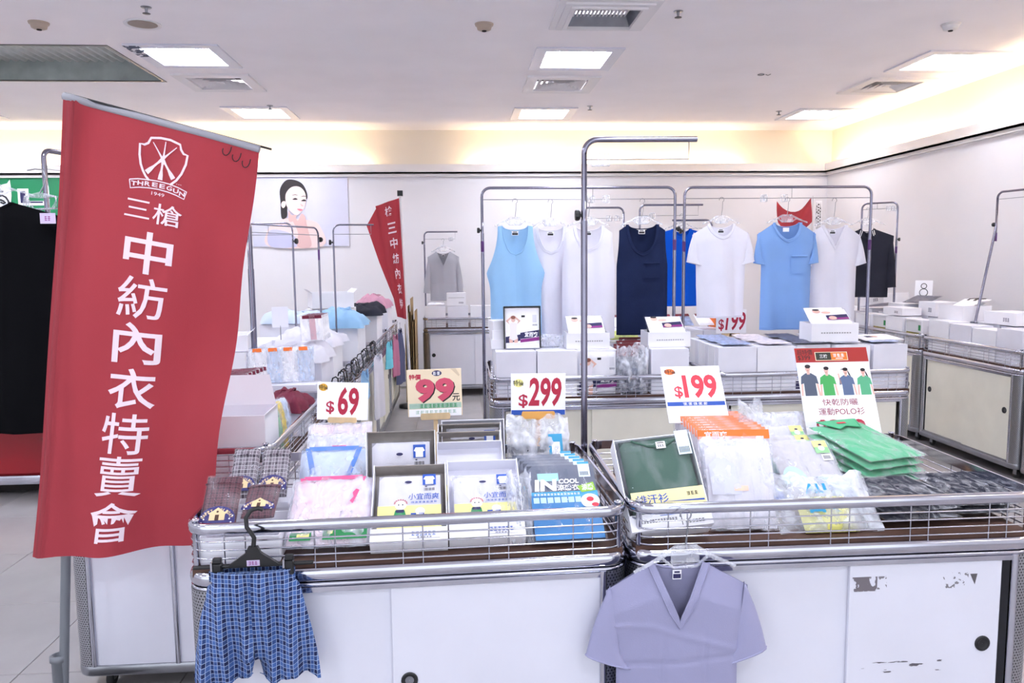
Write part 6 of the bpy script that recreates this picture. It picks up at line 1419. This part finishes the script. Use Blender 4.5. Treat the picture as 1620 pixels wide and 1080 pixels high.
# ================================================================== left row
WB = mat('warm_yellow_cotton', (232, 210, 120), .9, bump=.2)
t = open_carton('large open white carton with raised flaps beside the banner', (-.905, 3.15, B0), .27, .25, .24, .03)
MB().poly([(-.13, .12, .24), (.13, .12, .24), (.10, .16, .36), (-.10, .16, .36)], CARD).build('raised_flap', t)
carton('white carton under the black film packets beside the open carton', (-1.33, 3.2, B0), .28, .3, .2, 0, None, CARD2)
for k in range(4): pack(('black shirt packet in glossy film', 'teal shirt packet in glossy film', 'black shirt packet in glossy film', 'grey shirt packet in glossy film')[k]+' on the carton behind the banner, layer %s' % ('one', 'two', 'three', 'four')[k], (-1.22, 3.08+.03*k, B0+.215+.028*k), .30, .26, .026, (DKPACK, mat('teal_cotton', (60, 120, 160), .9), DKPACK, SLATE)[k], 'shirt packet', 'shirt_packet', math.radians(84), .2-.1*k, 'film packets behind the banner', None, FILMC, .003, 280+k)
for k in range(3):
    pack('yellow and green garment in a clear bag standing by the left row basket', (-.80, 3.34+.09*k, B0), .10, .22, .045, (mat('sea_green_cotton', (150, 190, 160), .9), WB, PALEB)[k], 'clothing bag', 'clothing_bag', .15, math.radians(70), 'pastel bags by the left row basket', None, FILM, .004, 290+k)
heap('maroon knit garment heaped at the basket corner of the left row', (-.87, 3.82, B0+.118), .24, .30, .09, MAROON, seed=1); carton('white carton under the maroon knit', (-.87, 3.83, B0), .22, .26, .11, 0, None, CARD2)
for k in range(8):
    pack('white sock packet with dark red edge standing in the left row file', (-1.11+.028*k*.2, 3.62+.05*k, B0+.13), .20, .17, .02, WHITE, 'packet', 'sock_packet', .25, .5, 'red edged packets of the left row', (lambda o_, w, h, y_: (lambda mb: (rect(mb, -w*.46, h*.86, w*.46, h*.97, y_, MAROON), rect(mb, -w*.05, h*.1, w*.05, h*.85, y_, mat('rosy_stripe', (206, 170, 180), .6)), mb.build('red_edge', o_)))(MB())), FILM, .001, 300+k)
carton('long white carton under the red edged packets', (-1.12, 3.80, B0), .22, .44, .125, 0, None, CARD)
for k in range(5): pack('white folded shirt in milky film on the pile behind the banner edge', (-1.375, 3.52+.05*k, B0+.02+.040*k), .24, .30, .034, WCLOTH, 'shirt packet', 'shirt_packet', math.radians(86), .1*(k % 3-1), 'white film shirts behind the banner edge', None, FILM2, .003, 320+k)
# second and third cart
for k in range(4): carton('white carton in the row under the heaped white shirts', (-1.33+.0*k, 4.40+.22*k, B0), .30, .20, .34, .02*k, 'white cartons under the heaped shirts', CARD2 if k % 2 else CARD)
open_carton('open white carton behind the banner edge with printed lid', (-1.36, 4.42, B0+.345), .34, .26, .09, .2)
heap('white shirt heaped over the left row cartons', (-1.0, 4.75, B0+.247), .42, .50, .11, WCLOTH, seed=2, group='white shirts heaped in the left row'); carton('white carton hidden under the heaped white shirt', (-.98, 4.75, B0), .34, .42, .24, 0, None, CARD2)
heap('white shirt sprawled with striped packets on it', (-1.0, 5.22, B0+.287), .44, .50, .12, WCLOTH, seed=3, group='white shirts heaped in the left row'); carton('white carton below the sprawled shirt', (-1.0, 5.23, B0), .36, .40, .28, 0, None, CARD)
for k in range(5): pack('striped packet on edge upon the sprawled white shirt', (-.88, 4.70+.05*k, B0+.355), .15, .16, .018, WHITE, 'packet', 'sock_packet', .2, .5, 'striped packets on the heap', (lambda o_, w, h, y_: (lambda mb: (rect(mb, -w*.12, h*.05, w*.12, h*.95, y_, mat('rosy_stripe', (206, 170, 180), .6)), rect(mb, -w*.4, h*.85, w*.4, h*.97, y_, MAROON), mb.build('red_edge', o_)))(MB())), FILM, .001, 330+k)
for k in range(4): pack('orange tipped packet in clear film in the left row', (-1.12+.08*k, 4.32+.02*k, B0+.16), .12, .20, .02, PALEB if k % 2 else WHITE, 'packet', 'shirt_packet', .2, .2, 'orange tipped packets', (lambda o_, w, h, y_: (lambda mb: (rect(mb, -w*.2, h*.88, w*.2, h*.98, y_, ORANGE), mb.build('orange_header', o_)))(MB())), FILM2, .002, 340+k)
carton('long white carton carrying the orange tipped packets', (-1.0, 4.36, B0), .40, .16, .155, 0, None, CARD2)
heap('pale blue shirt draped over the far cartons of the left row', (-.95, 6.2, B0+.327), .42, .60, .14, LBLUE, seed=4); carton('white carton beneath the pale blue shirt', (-.92, 6.2, B0), .28, .48, .32, 0, None, CARD)
heap('white and pale blue shirts bundled behind the open far carton', (-1.25, 5.88, B0+.387), .40, .40, .10, PALEB, seed=5); carton('white carton beneath the bundled shirts', (-1.28, 5.9, B0), .34, .4, .38, 0, None, CARD2)
open_carton('open grey lined carton at the far end of the left row', (-1.15, 7.02, B0+.42), .36, .34, .14, .3, mi=GREYCARD); carton('white carton carrying the open grey lined one', (-1.15, 7.02, B0), .40, .36, .415, 0, None, CARD)
heap('charcoal garments bundled on hangers at the far end of the left row', (-.98, 7.56, B0+.327), .5, .7, .12, CHAR, seed=6); carton('white carton under the charcoal bundle', (-1.0, 7.56, B0), .45, .5, .32, 0, None, CARD)
heap('dusty pink shirt lying past the charcoal bundle', (-.92, 8.42, B0+.337), .36, .5, .14, mat('dusty_pink_cotton', (190, 140, 160), .9), seed=7); carton('white carton under the dusty pink shirt', (-.95, 8.42, B0), .4, .5, .33, 0, None, CARD2)
p = PY(396, 590, 4.9); t = thing('blank_card', 'small blank grey card on a wire in the left row', 'sign', (PY(443, 500, 5.0).x, 5.0, B0+.30), .3); MB().box(-.05, 0, .12, .05, .003, .25, CARD2).build('card', t); MB().tube([(0, .002, 0), (0, .002, .13)], .003, STEEL, 6).build('wire', t)
# hangers hooked on the aisle side of the left row and what hangs there
for k in range(13):
    y = 4.32+.19*k+.05*(k % 3)
    t = thing('clothes_hanger', 'black plastic hanger hooked over the aisle rail of the left row', 'hanger', (-.737, y, ZR+.012), math.radians(-6+4*(k % 4)), 'black hangers on the left row rail')
    MB().tube([(-.02, 0, -.01), (-.014, 0, .012), (.004, 0, .02), (.016, 0, .01), (.018, 0, -.012), (.024, 0, -.04)], .0045, BLACK, 6).build('hook', t)
    MB().tube([(.026, -.085, -.075), (.026, -.045, -.055), (.024, 0, -.038), (.026, .045, -.055), (.026, .085, -.075)], .006, BLACK, 6).build('shoulder_bar', t)
for (y, w, L, m, lab, sty) in ((5.45, .20, .20, LBLUE, 'pale blue garment hanging short on the aisle rail of the left row', 'sleeveless'), (6.35, .30, .52, WCLOTH, 'long white garment hanging on the aisle rail of the left row', 'sleeveless'), (7.4, .22, .26, mat('cyan_cotton', (110, 200, 220), .9), 'cyan garment hanging far along the left row', 'sleeveless'), (8.1, .26, .44, mat('mauve_cotton', (176, 110, 140), .9), 'mauve garment hanging far along the left row', 'tank'), (8.75, .34, .62, mat('steel_blue_cotton', (84, 90, 120), .9), 'dark blue garment hanging at the far end of the left row', 'tank')):
    garment('hanging_garment', lab, 'clothing', (-.672, y, ZR-.055), w, L, m, rz=math.radians(80), style=sty, neck=(.05, .06), slope=.03, thick=.022, folds=(.008, 30, 1.), seedv=int(y*10))
    hanger('clear hanger under the '+lab.split(' hanging')[0], (-.672, y, ZR+.014), w*.75, math.radians(80), hook_h=.06, group='clear hangers along the left row', extra=False)
# ================================================================== far left stand
REDP = mat('red_lacquer', (150, 10, 28), .35, var=.08, vscale=3)
t = thing('red_display_stand', 'red panelled low display stand on a chrome base', 'display stand', (-3.35, 6.15, 0))
mb = MB(); mb.box(-.70, -.40, .16, .70, .40, .54, REDP, .02); mb.build('body', t)
mb = MB(); band(mb, 1.44, .84, .05, .10, .165, .03, CHROME); mb.build('base_rail', t)
MB().box(-.62, -.32, .03, .62, .32, .11, DARK).build('plinth', t)
MB().box(-.45, -.404, .44, -.2, -.40, .447, mat('pale_red', (190, 60, 72), .4)).build('trim_line', t); MB().box(.30, -.41, .40, .34, -.40, .44, BLACK).build('lock', t)
for sx in (-1, 1):
    for sy in (-1, 1): MB().lathe([(.001, 0), (.03, 0), (.03, .035), (.001, .035)], RUBBER, 10, (sx*.5, sy*.25, 0)).build('foot', t)
u_rail('chrome garment rail behind the red banner carrying black coats', (-2.905, 5.76), (-2.70, 6.3), 2.50, .54, .13, (), (), r=.021, kz=2.05)
garment('coat', 'black coat hanging over the red display stand beside the banner', 'coat', (-3.12, 5.54, 2.12), .84, 1.58, BLACKC, neck=(.10, .05), slope=.10, sleeve=(.10, .60, .18), folds=(.02, 12, .5), seedv=50, thick=.10, flare=.12, tagm=None, crease=False)
hanger('clear hanger carrying the black coat', (-3.12, 5.54, 2.36), .50, 0, hook_h=.12)
p = PY(73, 345, 5.40); t = thing('hang_tag', 'lilac swing tag clipped to the black coat', 'tag', (p.x, 5.42, p.z-.035)); MB().box(-.05, 0, 0, .05, .002, .07, mat('lilac_tag', (206, 190, 222), .6)).build('card', t); mb = MB(); scribble(mb, -.02, .02, .02, .05, -.001, PURPLE, 2); mb.build('print', t)
p = PY(66, 318, 5.6); t = thing('plastic_hanger_bundle', 'bundle of clear plastic clip hangers beside the coat rail', 'hanger', (p.x, 5.58, p.z))
for k in range(4): MB().tube([(-.12+.02*k, .01*k, -.06), (-.10, .01*k, .03), (.0, .01*k, .055-.01*k), (.10, .01*k, .03), (.12-.02*k, .01*k, -.05), (-.12+.02*k, .01*k, -.06)], .007, CLEAR, 6).build('hanger_frame', t)
MB().tube([(0, 0, .05), (.03, 0, .10), (.05, 0, .16), (.03, 0, .21), (-.02, 0, .215), (-.07, 0, .205)], .005, STEEL, 6).build('hook', t)
